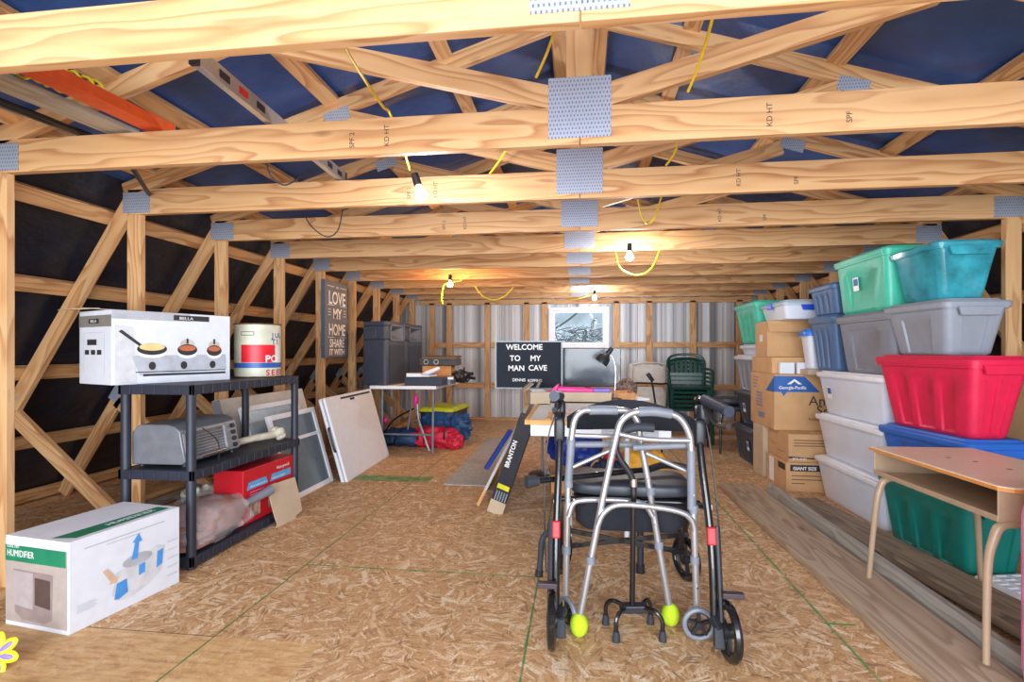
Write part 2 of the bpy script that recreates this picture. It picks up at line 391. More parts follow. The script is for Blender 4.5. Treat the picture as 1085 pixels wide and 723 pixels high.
def lumber(name, p0, p1, thick, deep, parent=None, m=None, up=(0, 0, 1), bev=.003):
    """a stick of lumber whose own X is its length; thick across, deep along up"""
    p0, p1 = Vector(p0), Vector(p1); L = (p1-p0).length
    mx = Matrix.Translation((p0+p1)/2) @ rot_to(p1-p0, up).to_4x4()
    return B().box((0, 0, 0), (L, thick, deep)).to(name, m or PINE, parent, bev=bev, mx=mx)

# ------------------------------------------------------------------ the shed: floor, walls, roof, trusses
YB = 8.45; XW = 2.63; SX = 1.32; SLOPE = .315; ZC = 1.935
struct(B().box((0, 3.2, -.03), (8.6, 10.6, .06)).to('floor', OSB))
def roof_z(x): return 2.08+SLOPE*(XW-abs(x))
for sd, nm in ((-1, 'left'), (1, 'right')):
    # upper roof slope
    e = Vector((sd*(XW+.10), 0, roof_z(XW)+.06)); r = Vector((0, 0, roof_z(0)+.15))
    b = B(); b.prism([Vector((e.x, -2.1, e.z)), Vector((e.x, YB+.05, e.z)), Vector((0, YB+.05, r.z)), Vector((0, -2.1, r.z))], (0, 0, .02))
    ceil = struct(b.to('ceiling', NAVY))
    for px in ((.12, .74, 1.40, 2.07, 2.55) if sd < 0 else (.12, .58, 1.28, 1.93, 2.55)):
        z = roof_z(px)+.075
        lumber('purlin', (sd*px, -2.0, z), (sd*px, YB, z), .089, .038, ceil, PINE, up=Vector((sd*SLOPE, 0, 1)))
    # steep lower side
    t0 = Vector((sd*(XW+.06), 0, 2.19)); t1 = Vector((sd*(XW+SX+.14), 0, -.03)); nrm = Vector((sd*(t0.z-t1.z), 0, SX)).normalized()
    b = B(); b.prism([Vector((t0.x, -2.1, t0.z)), Vector((t0.x, YB+.05, t0.z)), Vector((t1.x, YB+.05, t1.z)), Vector((t1.x, -2.1, t1.z))], (sd*.02, 0, 0))
    wl = struct(b.to('wall_'+nm, NAVY_SHADE))
    for z in (1.93, 1.50, .985, .50, .06):
        t = (2.12-z)/(2.15); x = sd*(XW+.10+(SX+.04)*t-.028)
        lumber('girt', (x, -2.0, z), (x, YB, z), .038, .089, wl, PINE, up=Vector((-sd*.55, 0, .83)))
TY = [1.33, 2.11, 2.85, 3.61, 4.37, 5.12, 5.88, 6.63, 7.38, 8.1]
ordn = ['first', 'second', 'third', 'fourth', 'fifth', 'sixth', 'seventh', 'eighth', 'ninth', 'last']
def truss(i, y):
    t = root('roof_truss', f'pine roof truss across the shed, {ordn[i]} one counted from the camera', 'roof truss', (0, y, 0), 0, 'pine roof trusses')
    L = lambda nm, a, b_, w_, m=None, up=(0, 0, 1): lumber(nm, a, b_, .038, w_, t, m or PINE, up)
    L('bottom_chord', (-XW-.05, 0, ZC+.075), (0, 0, ZC+.075), .15); L('bottom_chord', (0.004, 0, ZC+.075), (XW+.05, 0, ZC+.075), .15, PINE)
    top = roof_z(0)
    L('king_post', (0, 0, ZC+.15), (0, 0, top-.02), .105, None, (1, 0, 0))
    for s in (-1, 1):
        L('top_chord', (s*(XW+.08), 0, roof_z(XW)-.0+.0), (s*.045, 0, top+.01), .089)
        L('web', (s*.10, 0, ZC+.19), (s*1.30, 0, roof_z(1.3)-.06), .089)
        L('post', (s*(XW+.01), 0, 0.038), (s*(XW+.01), 0, ZC-.0), .089, None, (1, 0, 0))
        L('rafter_leg', (s*(XW+.03), 0, 2.03), (s*(XW+SX+.02), 0, .02), .089)
        a = .62; L('knee_web', (s*(XW+.08), 0, .07), (s*(XW+.05+SX*a), 0, 2.0-2.0*a-.02), .089)
        g = B().box((s*(XW-.01), -.0205, ZC+.07), (.18, .0015, .125)).to('truss_plate', PLATE, t)
        g = B().box((s*1.36, -.0205, roof_z(1.36)-.03), (.15, .0015, .075), Matrix.Rotation(s*math.atan(SLOPE), 3, 'Y')).to('truss_plate', PLATE, t)
        g = B().box((s*(XW+.05+SX*a), -.0205, .80), (.13, .0015, .07), Matrix.Rotation(s*math.radians(57), 3, 'Y')).to('truss_plate', PLATE, t)
    B().box((0, -.0205, ZC+.145), (.245, .0015, .24)).to('truss_plate', PLATE, t)
    B().box((0, -.0205, top-.05), (.15, .0015, .12)).to('truss_plate', PLATE, t)
    if i in (1, 2, 3):
        for k, (x, st) in enumerate(((-.93, 'SPF 2'), (-.78, 'KD HT'), (.62+.1*i, 'KD HT'), (.9+.1*i, 'SPF'))):
            text('mill_stamp', st, .03, INK, t, Vector((x, -.0195, ZC+.03)), face_R((0, 0, 1), (-1, 0, 0)), ext=.0003)
    return t
for i, y in enumerate(TY): truss(i, y)
# outer bottom plates
for sd, nm in ((-1, 1), (1, 2)):
    struct(lumber('trim_%d' % nm, (sd*(XW+.01), -2, .019), (sd*(XW+.01), YB-.02, .019), .089, .038, None, PINE))

# back wall: corrugated sheet, studs, girts, window
def back_wall():
    b = B(); prof = []
    x = -4.1
    while x < 4.1:
        for dx, dy in ((0, 0), (.035, 0), (.045, .02), (.065, .02), (.075, 0), (.11, 0), (.114, .006), (.134, .006), (.138, 0)):
            prof.append((x+dx, YB+.03-dy))
        x += .2286*.8
    def strip(z0, z1, x0, x1):
        pp = [p for p in prof if x0 <= p[0] <= x1]
        vs = [(b.m.verts.new((p[0], p[1], z0)), b.m.verts.new((p[0], p[1], z1))) for p in pp]
        for (a, c), (d, e) in zip(vs, vs[1:]): b.m.faces.new((a, d, e, c))
    strip(0, 3.1, -4.1, -.43); strip(0, 1.17, -.44, .46); strip(1.82, 3.1, -.44, .46); strip(0, 3.1, .44, 4.1)
    o = struct(b.to('wall_back', SIDING, smooth=False))
    y = YB-.03
    for X in (-2.40, -2.11, -1.48, -.84, .575, 1.08, 1.74, 2.42): lumber('stud', (X, y, .04), (X, y, 1.90), .089, .05, o, PINE, up=(0, 1, 0))
    lumber('stud', (-.555, y, .04), (-.555, y, 1.90), .089, .05, o, PINE, up=(0, 1, 0))
    for x0, x1 in ((-2.35, -2.16), (-2.06, -1.53), (-1.43, -.89), (-.79, -.6), (.62, 1.03), (1.13, 1.69), (1.79, 2.37)):
        for z in (1.215, .56): lumber('girt', (x0, y, z), (x1, y, z), .05, .085, o, PINE)
    lumber('girt', (-.5, y, .56), (.53, y, .56), .05, .085, o, PINE); lumber('girt', (-.5, y, 1.125), (.53, y, 1.125), .05, .06, o, PINE)
    lumber('bottom_plate', (-2.6, y, .02), (2.6, y, .02), .089, .04, o, PINE); lumber('top_plate', (-2.6, y, 1.91), (2.6, y, 1.91), .05, .085, o, PINE)
back_wall()
def window():
    t = struct(bpy.data.objects.new('window_1', None)); COL.objects.link(t); t.location = (-.01, YB-.03, 1.49)
    W_, H_ = .95, .645
    b = B()
    for s in (-1, 1):
        b.box((s*(W_/2-.035), 0, 0), (.07, .09, H_)); b.box((0, 0, s*(H_/2-.03)), (W_-.14, .09, .06))
    b.to('window_frame', WHITE, t, bev=.004)
    b = B()
    for s in (-1, 1):
        b.box((s*(W_/2-.085), .01, 0), (.03, .05, H_-.12)); b.box((0, .01, s*(H_/2-.075)), (W_-.2, .05, .03))
    b.to('sash', WHITE, t, bev=.002)
    B().box((0, .02, 0), (W_-.2, .004, H_-.18)).to('pane', mat('window_glass', (235, 245, 250), .02, var=0, alpha=.05, bmp=0), t)
    B().box((.33, -.05, -.27), (.06, .02, .015)).to('latch', ALU, t)
window()
# winter daylight and bare branches beyond the window
tag(B().prism([(-3.4, 11.2, -1.5), (3.6, 11.2, -1.5), (3.6, 11.2, 2.6), (-3.4, 11.2, 2.6)], (0, .3, 0)).to('snowy_bank', mat('snow', (198, 214, 222), .8, var=.14, nscale=2.2)), 'pale snowy bank outside beyond the window', 'snow bank')
b = B(); random.seed(3)
b.tube([(.1, 9.7, -1.5), (.08, 9.7, .6), (.1, 9.65, 1.5)], .04, 6); b.tube([(-.9, 9.6, 1.25), (-.3, 9.7, 1.62), (.0, 9.7, 1.85)], .02, 6)
for k in range(130):
    x = random.uniform(-.8, .85); z = random.uniform(1.12, 1.52); a = random.uniform(-.9, .9)
    p = [Vector((x, 9.6+random.uniform(-.1, .3), z))]
    for q in range(4): a += random.uniform(-.6, .6); p.append(p[-1]+Vector((math.cos(a)*.09, 0, math.sin(a)*.06)))
    b.tube(p, .008, 5)
tag(b.to('bare_branches', mat('dark_bark', (62, 88, 96), .8)), 'tangle of bare winter branches outside the window', 'branches')

# ------------------------------------------------------------------ string lights
sl = root('string_light', 'yellow work-light cord looped through the roof trusses with bare bulbs', 'string lights')
path1 = [P(352, 20, 1.40), P(372, 62, 1.6), P(405, 112, 2.0), Vector((P(412, 118, 2.1).x, 2.11, 2.11)), P(428, 160, 2.25), P(434, 180, 2.42)]
B().tube(path1, .0055, 8).to('cord', CORDY, sl, True)
B().tube([P(590, 25, 1.8), P(580, 55, 1.95), P(568, 82, 2.05)], .0055, 8).to('cord', CORDY, sl, True)
B().tube([P(537, 158, 2.5), P(528, 172, 2.65), P(519, 184, 2.8)], .0055, 8).to('cord', CORDY, sl, True)
B().tube([P(760, 0, 1.7), P(748, 45, 1.85), P(738, 75, 1.95), P(729, 97, 2.05)], .0055, 8).to('cord', CORDY, sl, True)
B().tube([P(719, 145, 2.4), P(715, 162, 2.6), P(706, 175, 2.8)], .0055, 8).to('cord', CORDY, sl, True)
B().tube([P(676, 212, 3.1), P(680, 228, 3.3), P(686, 237, 3.4), P(694, 230, 3.4), P(701, 208, 3.2)], .006, 8).to('cord', CORDY, sl, True)
B().tube([P(652, 268, 4.25), P(657, 284, 4.2), P(674, 292, 4.2), P(690, 285, 4.2), P(699, 266, 4.25)], .007, 8).to('cord', CORDY, sl, True)
B().tube([P(503, 303, 5.5), P(512, 314, 5.5), P(524, 318, 5.5), P(536, 313, 5.5), P(544, 304, 5.5)], .007, 8).to('cord', CORDY, sl, True)
B().tube([P(492, 289, 5.3), P(488, 297, 5.45), P(476, 299, 5.5), P(470, 303, 5.55), P(468, 315, 5.6), P(469, 322, 5.6)], .007, 8).to('cord', CORDY, sl, True)
B().tube([P(600, 318, 7.3), P(615, 316, 7.2), P(625, 312, 7.2)], .007, 8).to('cord', CORDY, sl, True)
def bulb(top, d, col, power, es):
    top = Vector(top); d = Vector(d).normalized(); M = rot_to(d) @ Matrix.Rotation(PI/2, 3, 'Y')
    B().lathe([(.012, -.03), (.018, -.025), (.02, .03), (.014, .034)], 14, top, M).to('socket', BLACK, sl, True)
    c = top+d*.068
    o = B().lathe([(.004, -.045), (.013, -.036), (.014, -.026), (.024, -.008), (.031, .008), (.029, .022), (.018, .034), (.004, .038)], 18, c, M).to('bulb', emit('bulb_glow', col, es), sl, True)
    # the filament's light, sitting just below the glass so the glass does not block it
    lamp('bulb_light', 'POINT', c+d*.085, power, lin(col)[:3], size=.035)
bulb(P(441, 190, 2.45), (.3, .1, -1), (240, 242, 255), BULB_W*.9, 60)
bulb(P(667, 262, 4.2), (0, 0, -1), (250, 242, 236), BULB_W*1.6, 60)
bulb(P(477, 294, 5.55), (0, 0, -1), (255, 190, 120), BULB_W*1.5, 22)
bulb(P(630, 310, 7.2), (0, 0, -1), (246, 244, 250), BULB_W*2.1, 60)
B().tube([(-.75, 1.33, 2.12), (-.3, .5, 2.05), (.1, -.2, 1.98), (.3, -1.1, 2.02)], .0055, 8).to('cord', CORDY, sl, True)  # added cord run overhead and behind the camera, out of view
bulb((.12, -.25, 1.93), (0, 0, -1), (240, 242, 255), BULB_W*.3, 20); bulb((.3, -1.1, 1.97), (0, 0, -1), (240, 242, 255), BULB_W*.5, 20)  # two unseen bulbs added to brighten the near floor
b = B(); b.tube([P(282, 170, 2.3), P(287, 186, 2.35), P(300, 196, 2.4), P(312, 192, 2.45), P(316, 188, 2.5)], .004, 6)
tag(b.to('hanging_wire', RUBBER, None, True), 'thin grey wire drooping below the second roof truss', 'wire')
b = B(); b.tube([P(322, 226, 3.2), P(330, 240, 3.2), P(346, 251, 3.2), P(358, 244, 3.2), P(363, 222, 3.2)], .004, 6)
tag(b.to('hanging_wire', RUBBER, None, True), 'dark wire loop hanging beneath the third roof truss', 'wire')
# long items stored on the trusses
t = root('spirit_level', 'long aluminium box level lying across the second and third roof trusses', 'level', (-1.33, 2.28, 2.09), math.radians(3))
b = B().box((0, 0, .035), (.028, 1.28, .066)); b.to('body', ALU, t, bev=.003)
B().box((0, -.645, .035), (.032, .02, .07)).to('end_cap', BLACK, t, bev=.003); B().box((0, .645, .035), (.032, .02, .07)).to('end_cap', BLACK, t, bev=.003)
for y, m in ((-.5, BLACK), (-.38, RED), (-.26, BLACK), (.42, BLACK), (.55, BLACK)): B().box((.0145, y, .035), (.002, .06, .028)).to('vial_window', m, t)
o = lumber('rail', (-1.99, 1.12, 2.14), (-1.86, 2.18, 2.12), .09, .05, None, ORANGE); tag(o, 'orange painted rail resting on the first two roof trusses', 'rail')
o = lumber('plank', (-2.16, 1.1, 2.10), (-2.04, 2.16, 2.11), .13, .025, None, GREYW); tag(o, 'grey weathered board lying up on the trusses beside the orange rail', 'board')
o = B().tube([(-2.34, 1.2, 2.10), (-2.22, 2.15, 2.10)], .018, 10).to('pipe', BLACKG, None, True); tag(o, 'black pipe lying on the trusses outside the grey board', 'pipe')
b = B()
for k in range(9):
    y = 1.62+k*.035; b.torus((-2.03+random.uniform(-.015, .015)+.01*k, y, 2.17), (random.uniform(-.3, .3), 1, random.uniform(-.3, .3)), .045, .006, 16, 6)
tag(b.to('rope', CORDY, None, True), 'bunched yellow rope wound beside the orange rail overhead', 'rope')
o = B().tube([P(139, 176, 2.2), P(158, 206, 2.83)], .012, 8).to('rod', SLATE, None, True); tag(o, 'short dark rod poking down behind the second truss', 'rod')

# ------------------------------------------------------------------ left side: shelf and its load
SF = root('shelving_unit', 'black resin three-tier shelving unit along the left knee wall', 'shelf', (-2.165, 2.97, 0), 0)
SW, SL_ = .42, 1.04      # X and Y extents
for z in (.065, .505, .945):
    b = B(); b.box((0, 0, z-.012), (SW-.02, SL_-.02, .022))
    for s in (-1, 1):
        b.box((s*(SW/2-.009), 0, z-.025), (.018, SL_, .05)); b.box((0, s*(SL_/2-.009), z-.025), (SW, .018, .05))
        for k in range(13): b.box((s*(SW/2+.002), -SL_/2+.08+k*(SL_-.16)/12, z-.027), (.006, .012, .04))
        for k in range(5): b.box((-SW/2+.07+k*(SW-.14)/4, s*(SL_/2+.002), z-.027), (.012, .006, .04))
    b.to('shelf', SLATE, SF, bev=.002)
for sx in (-1, 1):
    for sy in (-1, 1):
        B().lathe([(.024, 0), (.024, .92), (.02, .93)], 14, (sx*(SW/2-.024), sy*(SL_/2-.024), 0)).to('leg', SLATE, SF, True)
# triple slow cooker carton
A = math.atan2(.58, .23)
bx = root('appliance_carton', 'white and grey appliance carton picturing a three-pan buffet cooker, on the shelf top', 'box', (-2.39, 2.74, .945), A-PI/2)
CW, CL, CH = .34, .63, .385
b = B().box((0, 0, CH/2), (CW, CL, CH)); b.to('carton', OFFW, bx, bev=.003)
B().box((-.02, 0, CH+.012), (CW, CL*.96, .004), Matrix.Rotation(.07, 3, 'Y')).to('flap', CARDL, bx)
B().box((-.10, -CL/2-.03, CH+.01), (.16, .12, .004), Matrix.Rotation(.1, 3, 'X')).to('flap', CARDL, bx)
F1 = Face((CW/2, -CL/2, 0), (0, 1, 0), (0, 0, 1)); F0 = Face((-CW/2, -CL/2, 0), (1, 0, 0), (0, 0, 1))
gp = mat('grey_print', (132, 126, 120), .5); lg = mat('light_grey_print', (176, 182, 190), .4); sil = mat('silver_print', (208, 212, 218), .35)
F0.rect(B(), 0, .30, CW, .36).to('printed_band', gp, bx); b = B(); F0.rect(b, .105, .318, .215, .342, .0004)
F0.rect(b, .09, .205, .19, .235, .0004)
for k in range(3): F0.rect(b, .065+k*.065, .155, .11+k*.065, .18, .0004)
b.to('print', INK, bx); F0.text('brand_lettering', 'BELLA', .02, TXTW, bx, .125, .323, 1.2)
b = B(); F0.rect(b, .05, .27, .27, .2715); F0.rect(b, .05, .06, .0515, .27); F0.rect(b, .27, .06, .2715, .27); b.to('frame_line', lg, bx)
b = B(); F1.rect(b, 0, CH-.045, CL*.62, CH); b.to('printed_band', lg, bx); b = B(); F1.rect(b, .3, CH-.04, .5, CH-.01, .0004); F1.rect(b, .11, .06, .60, .065, .0006)
F1.rect(b, .145, .04, .6, .052, .0008); F1.poly(b, [(.03, .275), (.045, .285), (.15, .2), (.14, .19)], .0008)
for k, (x, rx) in enumerate(((.19, .075), (.375, .055), (.53, .045))): F1.ell(b, x, .185-.004*k, rx, .032, .0010); F1.ell(b, .19+k*.165, .095, .018, .022, .0016)
for k in (1, 2): F1.rect(b, (.375, .53)[k-1]-.006, .215, (.375, .53)[k-1]+.006, .245, .001)
b.to('printed_pans', INK, bx)
b = B(); F1.poly(b, [(.09, .15), (.6, .155), (.605, .065), (.13, .045)], .0004); b.to('printed_cooker', mat('cool_grey_print', (184, 190, 200), .4), bx)
b = B(); F1.poly(b, [(.015, .0), (.115, .0), (.10, .30), (.015, .31)], .0002); b.to('printed_shade', sil, bx)
for q in ((.375, .215, .04, .026), (.53, .21, .034, .024)): F1.ell(B(), *q, .0006).to('printed_lid', mat('glass_lid_print', (206, 196, 186), .3), bx)
b = B()
for k, (x, rx) in enumerate(((.19, .075), (.375, .055), (.53, .045))): F1.ell(b, x, .165-.004*k, rx*1.0, .028, .0007)
b.to('printed_bowl', WHITE, bx)
b = B(); F1.ell(b, .19, .196, .064, .020, .0014); b.to('printed_food', mat('pale_yellow_print', (232, 206, 140), .5), bx)
for q in ((.375, .19, .046, .016), (.53, .187, .037, .015)): F1.ell(B(), *q, .0014).to('printed_food', mat('orange_print', (196, 110, 70), .5), bx)
F1.text('brand_lettering', 'BELLA', .022, TXTW, bx, .33, CH-.034, 1.3, k=.0012)
# tin
tin = root('popcorn_tin', 'large rusty round tin with red and blue bands on the shelf top', 'tin', (-2.135, 3.28, .945))
R_ = .142; H_ = .355
B().lathe([(R_, .008), (R_, H_-.008)], 48).to('can', CREAM, tin, True)
for z in (.006, H_-.005): B().torus((0, 0, z), (0, 0, 1), R_, .005, 48, 6).to('rim', RUST, tin, True)
def band(z0, z1, a0, a1, m, nm='painted_band', lift=.0008):
    b = B(); n = 24; v = []
    for k in range(n+1):
        a = a0+(a1-a0)*k/n; v.append([b.m.verts.new(((R_+lift)*math.cos(a), (R_+lift)*math.sin(a), z)) for z in (z0, z1)])
    for p, q in zip(v, v[1:]): b.m.faces.new((p[0], q[0], q[1], p[1]))
    return b.to(nm, m, tin, True)
a_cam = math.atan2(-3.28, 2.135)
band(.10, .215, a_cam-.75, a_cam+.8, mat('tin_red', (222, 30, 50), .4)); band(.065, .098, a_cam-1.5, a_cam+1.5, mat('tin_blue', (44, 96, 172), .4))
band(.098, .215, a_cam+.8, a_cam+1.2, mat('tin_white', (232, 230, 220), .4)); band(.22, .30, a_cam+.62, a_cam+1.1, mat('tin_white', (232, 230, 220), .4))
def curved_text(st, size, z, a, m, lift=.0015, tilt=0.):
    for ch in st:
        p = Vector((math.cos(a), math.sin(a), 0)); u = Vector((-math.sin(a), math.cos(a), 0))
        if ch != ' ': text('lettering', ch, size, m, tin, p*(R_+lift)+Vector((0, 0, z)), face_R(u, (0, 0, 1)), 'CENTER', .0002, 1.1, .001)
        a += size*.72/R_
curved_text('POP', .062, .103, a_cam+.42, TXTW); curved_text('SEED', .052, .016, a_cam+.42, RED)
curved_text('JUL', .046, .262, a_cam+.66, mat('tin_ink', (40, 74, 120), .5)); curved_text('TI', .046, .22, a_cam+.70, mat('tin_ink', (40, 74, 120), .5))
band(.275, .30, a_cam-.75, a_cam-.15, INK); band(.279, .296, a_cam-.72, a_cam-.18, CREAM, lift=.0012)
# toaster oven on middle shelf
to = root('toaster_oven', 'grey and silver countertop toaster oven on the middle shelf', 'toaster oven', (-2.20, 2.74, .507), math.radians(2))
tl, td, th = .47, .30, .225
prof = [(-td/2, .015), (td/2-.02, .015), (td/2, .03), (td/2-.03, .19), (td/2-.06, th-.012), (td/2-.10, th), (-td/2+.04, th), (-td/2, th-.04)]
B().prism([(x, -tl/2, z) for x, z in prof], (0, tl, 0)).to('housing', mat('gunmetal_housing', (122, 126, 134), .35, .2), to, True, .006)
u = Vector((0, 1, 0)); v = Vector((-.03, 0, .16)).normalized(); FF = Face((td/2-.001, -tl/2, .03), u, v, .003)
b = B(); FF.rect(b, .02, .005, .35, .155); b.to('door_glass', mat('oven_glass', (120, 130, 140), .08, .3, .15, 9), to)
b = B()
for x0, y0, x1, y1 in ((.01, 0, .36, .012), (.01, .148, .36, .162), (.01, 0, .024, .162), (.346, 0, .36, .162)): b.prism([FF.p(x0, y0), FF.p(x1, y0), FF.p(x1, y1), FF.p(x0, y1)], FF.n*.006)
b.to('door_frame', STEEL, to)
b = B()
for k in range(7): b.cyl(FF.p(.03, .03+k*.016, -.0005), FF.p(.34, .03+k*.016, -.0005), .0012, 5)
b.to('rack', ALU, to)
b = B(); b.cyl(FF.p(.08, .014, .03), FF.p(.29, .014, .03), .009, 10); b.cyl(FF.p(.09, .014, 0), FF.p(.09, .014, .03), .006, 8); b.cyl(FF.p(.28, .014, 0), FF.p(.28, .014, .03), .006, 8); b.to('handle', CHROME, to, True)
b = B(); FF.rect(b, .37, 0, .465, .165); b.to('control_panel', STEEL, to)
for k in range(4): B().cyl(FF.p(.418, .022+k*.038), FF.p(.418, .022+k*.038, .016), .013, 14).to('knob', BLACK, to, True)
b = B()
for sx in (-1, 1):
    for sy in (-1, 1): b.cyl((sx*.12, sy*.2, 0), (sx*.12, sy*.2, .02), .014, 10)
b.to('foot', BLACK, to)
B().tube([(td/2, -.1, .19), (td/2+.02, .0, .10), (td/2+.03, -.01, -.01)], .003, 6).to('power_cord', BLACK, to, True)
# bone
bn = B(); p0, p1 = Vector((-2.13, 3.04, .545)), Vector((-2.03, 3.33, .56))
bn.tube([p0, p0.lerp(p1, .4)+Vector((0, 0, .004)), p0.lerp(p1, .75), p1], [.02, .026], 12)
for o_, r in (((.022, 0, .014), .032), ((-.02, .012, .018), .03), ((.01, .02, -.014), .032), ((.03, .015, -.008), .024)): bn.blob(p1+Vector(o_), (r*2, r*2.1, r*1.9), amp=.1, seg=10)
bn.blob(p0, (.06, .06, .055), amp=.1, seg=10)
tag(bn.to('bone', BONE, None, True), 'long weathered animal leg bone beyond the toaster oven', 'bone')
# bottom shelf: bagged brown cloth, red heater carton, small white bag, leaning cardboard
t = root('bagged_blanket', 'folded dusty brown blanket in a clear plastic bag on the lowest shelf', 'blanket', (-2.13, 2.70, .067), 0)
b = B()
b.blob((.02, .05, .115), (.32, .46, .20), amp=.03, p=2.6, seed=1, seg=20)
for k in range(3): b.blob((-.01, -.12, .028+k*.05), (.34, .26, .05), amp=.04, p=3.6, seed=k, seg=14)
b.to('blanket', BROWNF, t, True)
B().blob((.02, .02, .105), (.37, .54, .235), amp=.10, fr=4, p=2.8, seed=4, seg=24, flat=-.100).to('plastic_bag', BAG, t, True)
hb = root('heater_carton', 'red heater carton with light blue stripes on the lowest shelf', 'box', (-2.09, 3.20, .067), math.radians(-2))
B().box((0, 0, .165), (.20, .54, .33)).to('carton', RED, hb, bev=.004)
FR = Face((.10, -.27, 0.015), (0, 1, 0), (0, 0, 1)); b = B()
FR.poly(b, [(.03, .19), (.24, .19), (.22, .235), (.05, .235)]); FR.poly(b, [(.26, .19), (.49, .19), (.49, .235), (.28, .235)]); b.to('printed_stripe', mat('sky_blue_print', (96, 172, 226), .5), hb)
b = B(); FR.rect(b, .24, .03, .32, .17, .0004); FR.rect(b, .06, .02, .16, .10, .0004); b.to('printed_photo', mat('beige_print', (186, 160, 140), .5, var=.3, nscale=30), hb)
FR.text('brand_lettering', 'Honeywell', .03, TXTW, hb, .33, .255, 1.1); FR.text('lettering', 'ceramic heater', .022, TXTW, hb, .28, .2, 1.1, k=.001); FR.text('lettering', 'whole room comfort', .018, TXTW, hb, .06, .2, 1.1, k=.001)
b = B()
for k in range(4): FR.rect(b, .06, .12+k*.016, .2, .124+k*.016, .0006)
b.to('print', PINKL, hb)
b = B().blob((-2.27, 2.90, .19), (.15, .2, .24), amp=.14, seed=8, p=2.5, seg=18, flat=-.12)
tag(b.to('fabric_bundle', mat('floral_grey_cloth', (176, 178, 166), .8, var=.35, nscale=22), None, True), 'pale floral bundle tucked behind the bagged blanket, beside red carton', 'cloth bundle')
o = B().tube([(-1.99, 2.9, .20), (-1.94, 3.12, .24)], [.018, .03], 12).to('vacuum_nozzle', GREYD, None, True); tag(o, 'grey tapered plastic nozzle lying over the bagged blanket', 'nozzle')
b = B(); pts = [(-.15, 0), (-.13, .02), (-.14, .06), (-.145, .10), (-.15, .15), (-.145, .25), (.12, .245), (.13, .12), (.128, .03), (.06, .015), (.05, .0)]
b.prism([(0, x, z) for x, z in pts], (-.006, 0, 0)); o = b.to('cardboard_sheet', CARDL); o.scale = (1, 1, 1.08); o.location = (-1.885, 3.26, 0); o.rotation_euler = (0, math.radians(-13), math.radians(-6))
tag(o, 'torn piece of plain cardboard leaning against the shelf and red carton', 'cardboard')
# humidifier carton
hm = root('humidifier_carton', 'white carton with green bands picturing a humidifier, on the floor', 'box', (-2.127, 2.10, 0), math.radians(-8))
hw, hl, hh = .35, .50, .36
B().box((0, 0, hh/2), (hw, hl, hh)).to('carton', OFFW, hm, bev=.004)
B().box((0, .0, hh+.003), (hw*1.0, hl*.99, .004)).to('flap', WHITE, hm)
FA = Face((-hw/2, -hl/2, 0), (1, 0, 0), (0, 0, 1)); FB = Face((hw/2, -hl/2, 0), (0, 1, 0), (0, 0, 1)); FT = Face((-hw/2, -hl/2, hh+.005), (1, 0, 0), (0, 1, 0))
b = B(); FA.rect(b, .005, .02, hw-.005, hh-.03); b.to('printed_panel', mat('warm_grey_print', (176, 164, 158), .5, var=.05), hm)
b = B(); FA.rect(b, .005, .265, hw-.012, hh-.03, .0005); FT.poly(b, [(.23, .02), (.32, .05), (.32, .47), (.25, .47)]); b.to('printed_band', GREENI, hm)
FA.text('lettering', 'HUMIDIFIER', .038, TXTW, hm, .015, .285, .75, k=.001); FA.text('lettering', 'COOL MIST', .015, TXTW, hm, .015, .32, .9, k=.001)
text('lettering', 'HUMIDIFIER', .042, TXTW, hm, FT.p(.275, .2, .0012)+Vector((.02, 0, 0)), face_R((0, 1, 0), (-1, 0, 0)), ext=.0002)
b = B(); FA.poly(b, [(.06, .06), (.10, .035), (.22, .03), (.265, .05), (.27, .23), (.05, .235)], .0006); b.to('printed_unit', mat('mauve_print', (150, 134, 132), .5), hm)
b = B(); FA.poly(b, [(.17, .10), (.255, .09), (.255, .205), (.17, .21)], .001); b.to('printed_tank', mat('brown_print', (86, 70, 66), .5), hm)
b = B(); FA.poly(b, [(.055, .09), (.16, .08), (.16, .225), (.052, .228)], .001); b.to('printed_front', mat('mauve_light_print', (176, 164, 166), .5), hm)
# perspective drawing on the long side
b = B(); FB.poly(b, [(.17, .085), (.19, .05), (.25, .04), (.33, .06), (.40, .10), (.42, .21), (.38, .225), (.27, .20), (.19, .17)], .0004); b.to('printed_unit', sil, hm)
b = B(); FB.ell(b, .285, .195, .07, .026, .0009); b.to('printed_opening', lg, hm)
for q in ([(.18, .06), (.20, .055), (.24, .07), (.235, .13), (.19, .125)], [(.29, .12), (.32, .125), (.32, .17), (.29, .165)], [(.375, .12), (.405, .13), (.41, .20), (.38, .195)]): FB.poly(B(), q, .0011).to('printed_water', mat('arrow_blue_print', (74, 150, 224), .5), hm)
b = B(); FB.poly(b, [(.255, .20), (.285, .20), (.29, .27), (.305, .27), (.29, .31), (.26, .275), (.272, .272)], .0014); b.to('printed_arrow', mat('arrow_blue_print', (74, 150, 224), .5), hm)
b = B(); FB.poly(b, [(.13, .20), (.15, .205), (.19, .15), (.20, .155), (.19, .13), (.155, .135), (.165, .142)], .0011); b.to('printed_arrow', mat('tan_print', (214, 182, 156), .5), hm)
b = B()
for k in range(5):
    FB.rect(b, .43, .22-.04*k, .49, .222-.04*k); FB.rect(b, .435, .215-.04*k, .485, .2165-.04*k); FB.rect(b, .03, .10-.007*k, .10+.01*(k % 2), .102-.007*k)
FB.rect(b, .06, .32, .42, .324); FB.rect(b, .15, .305, .3, .308); b.to('print', lg, hm)
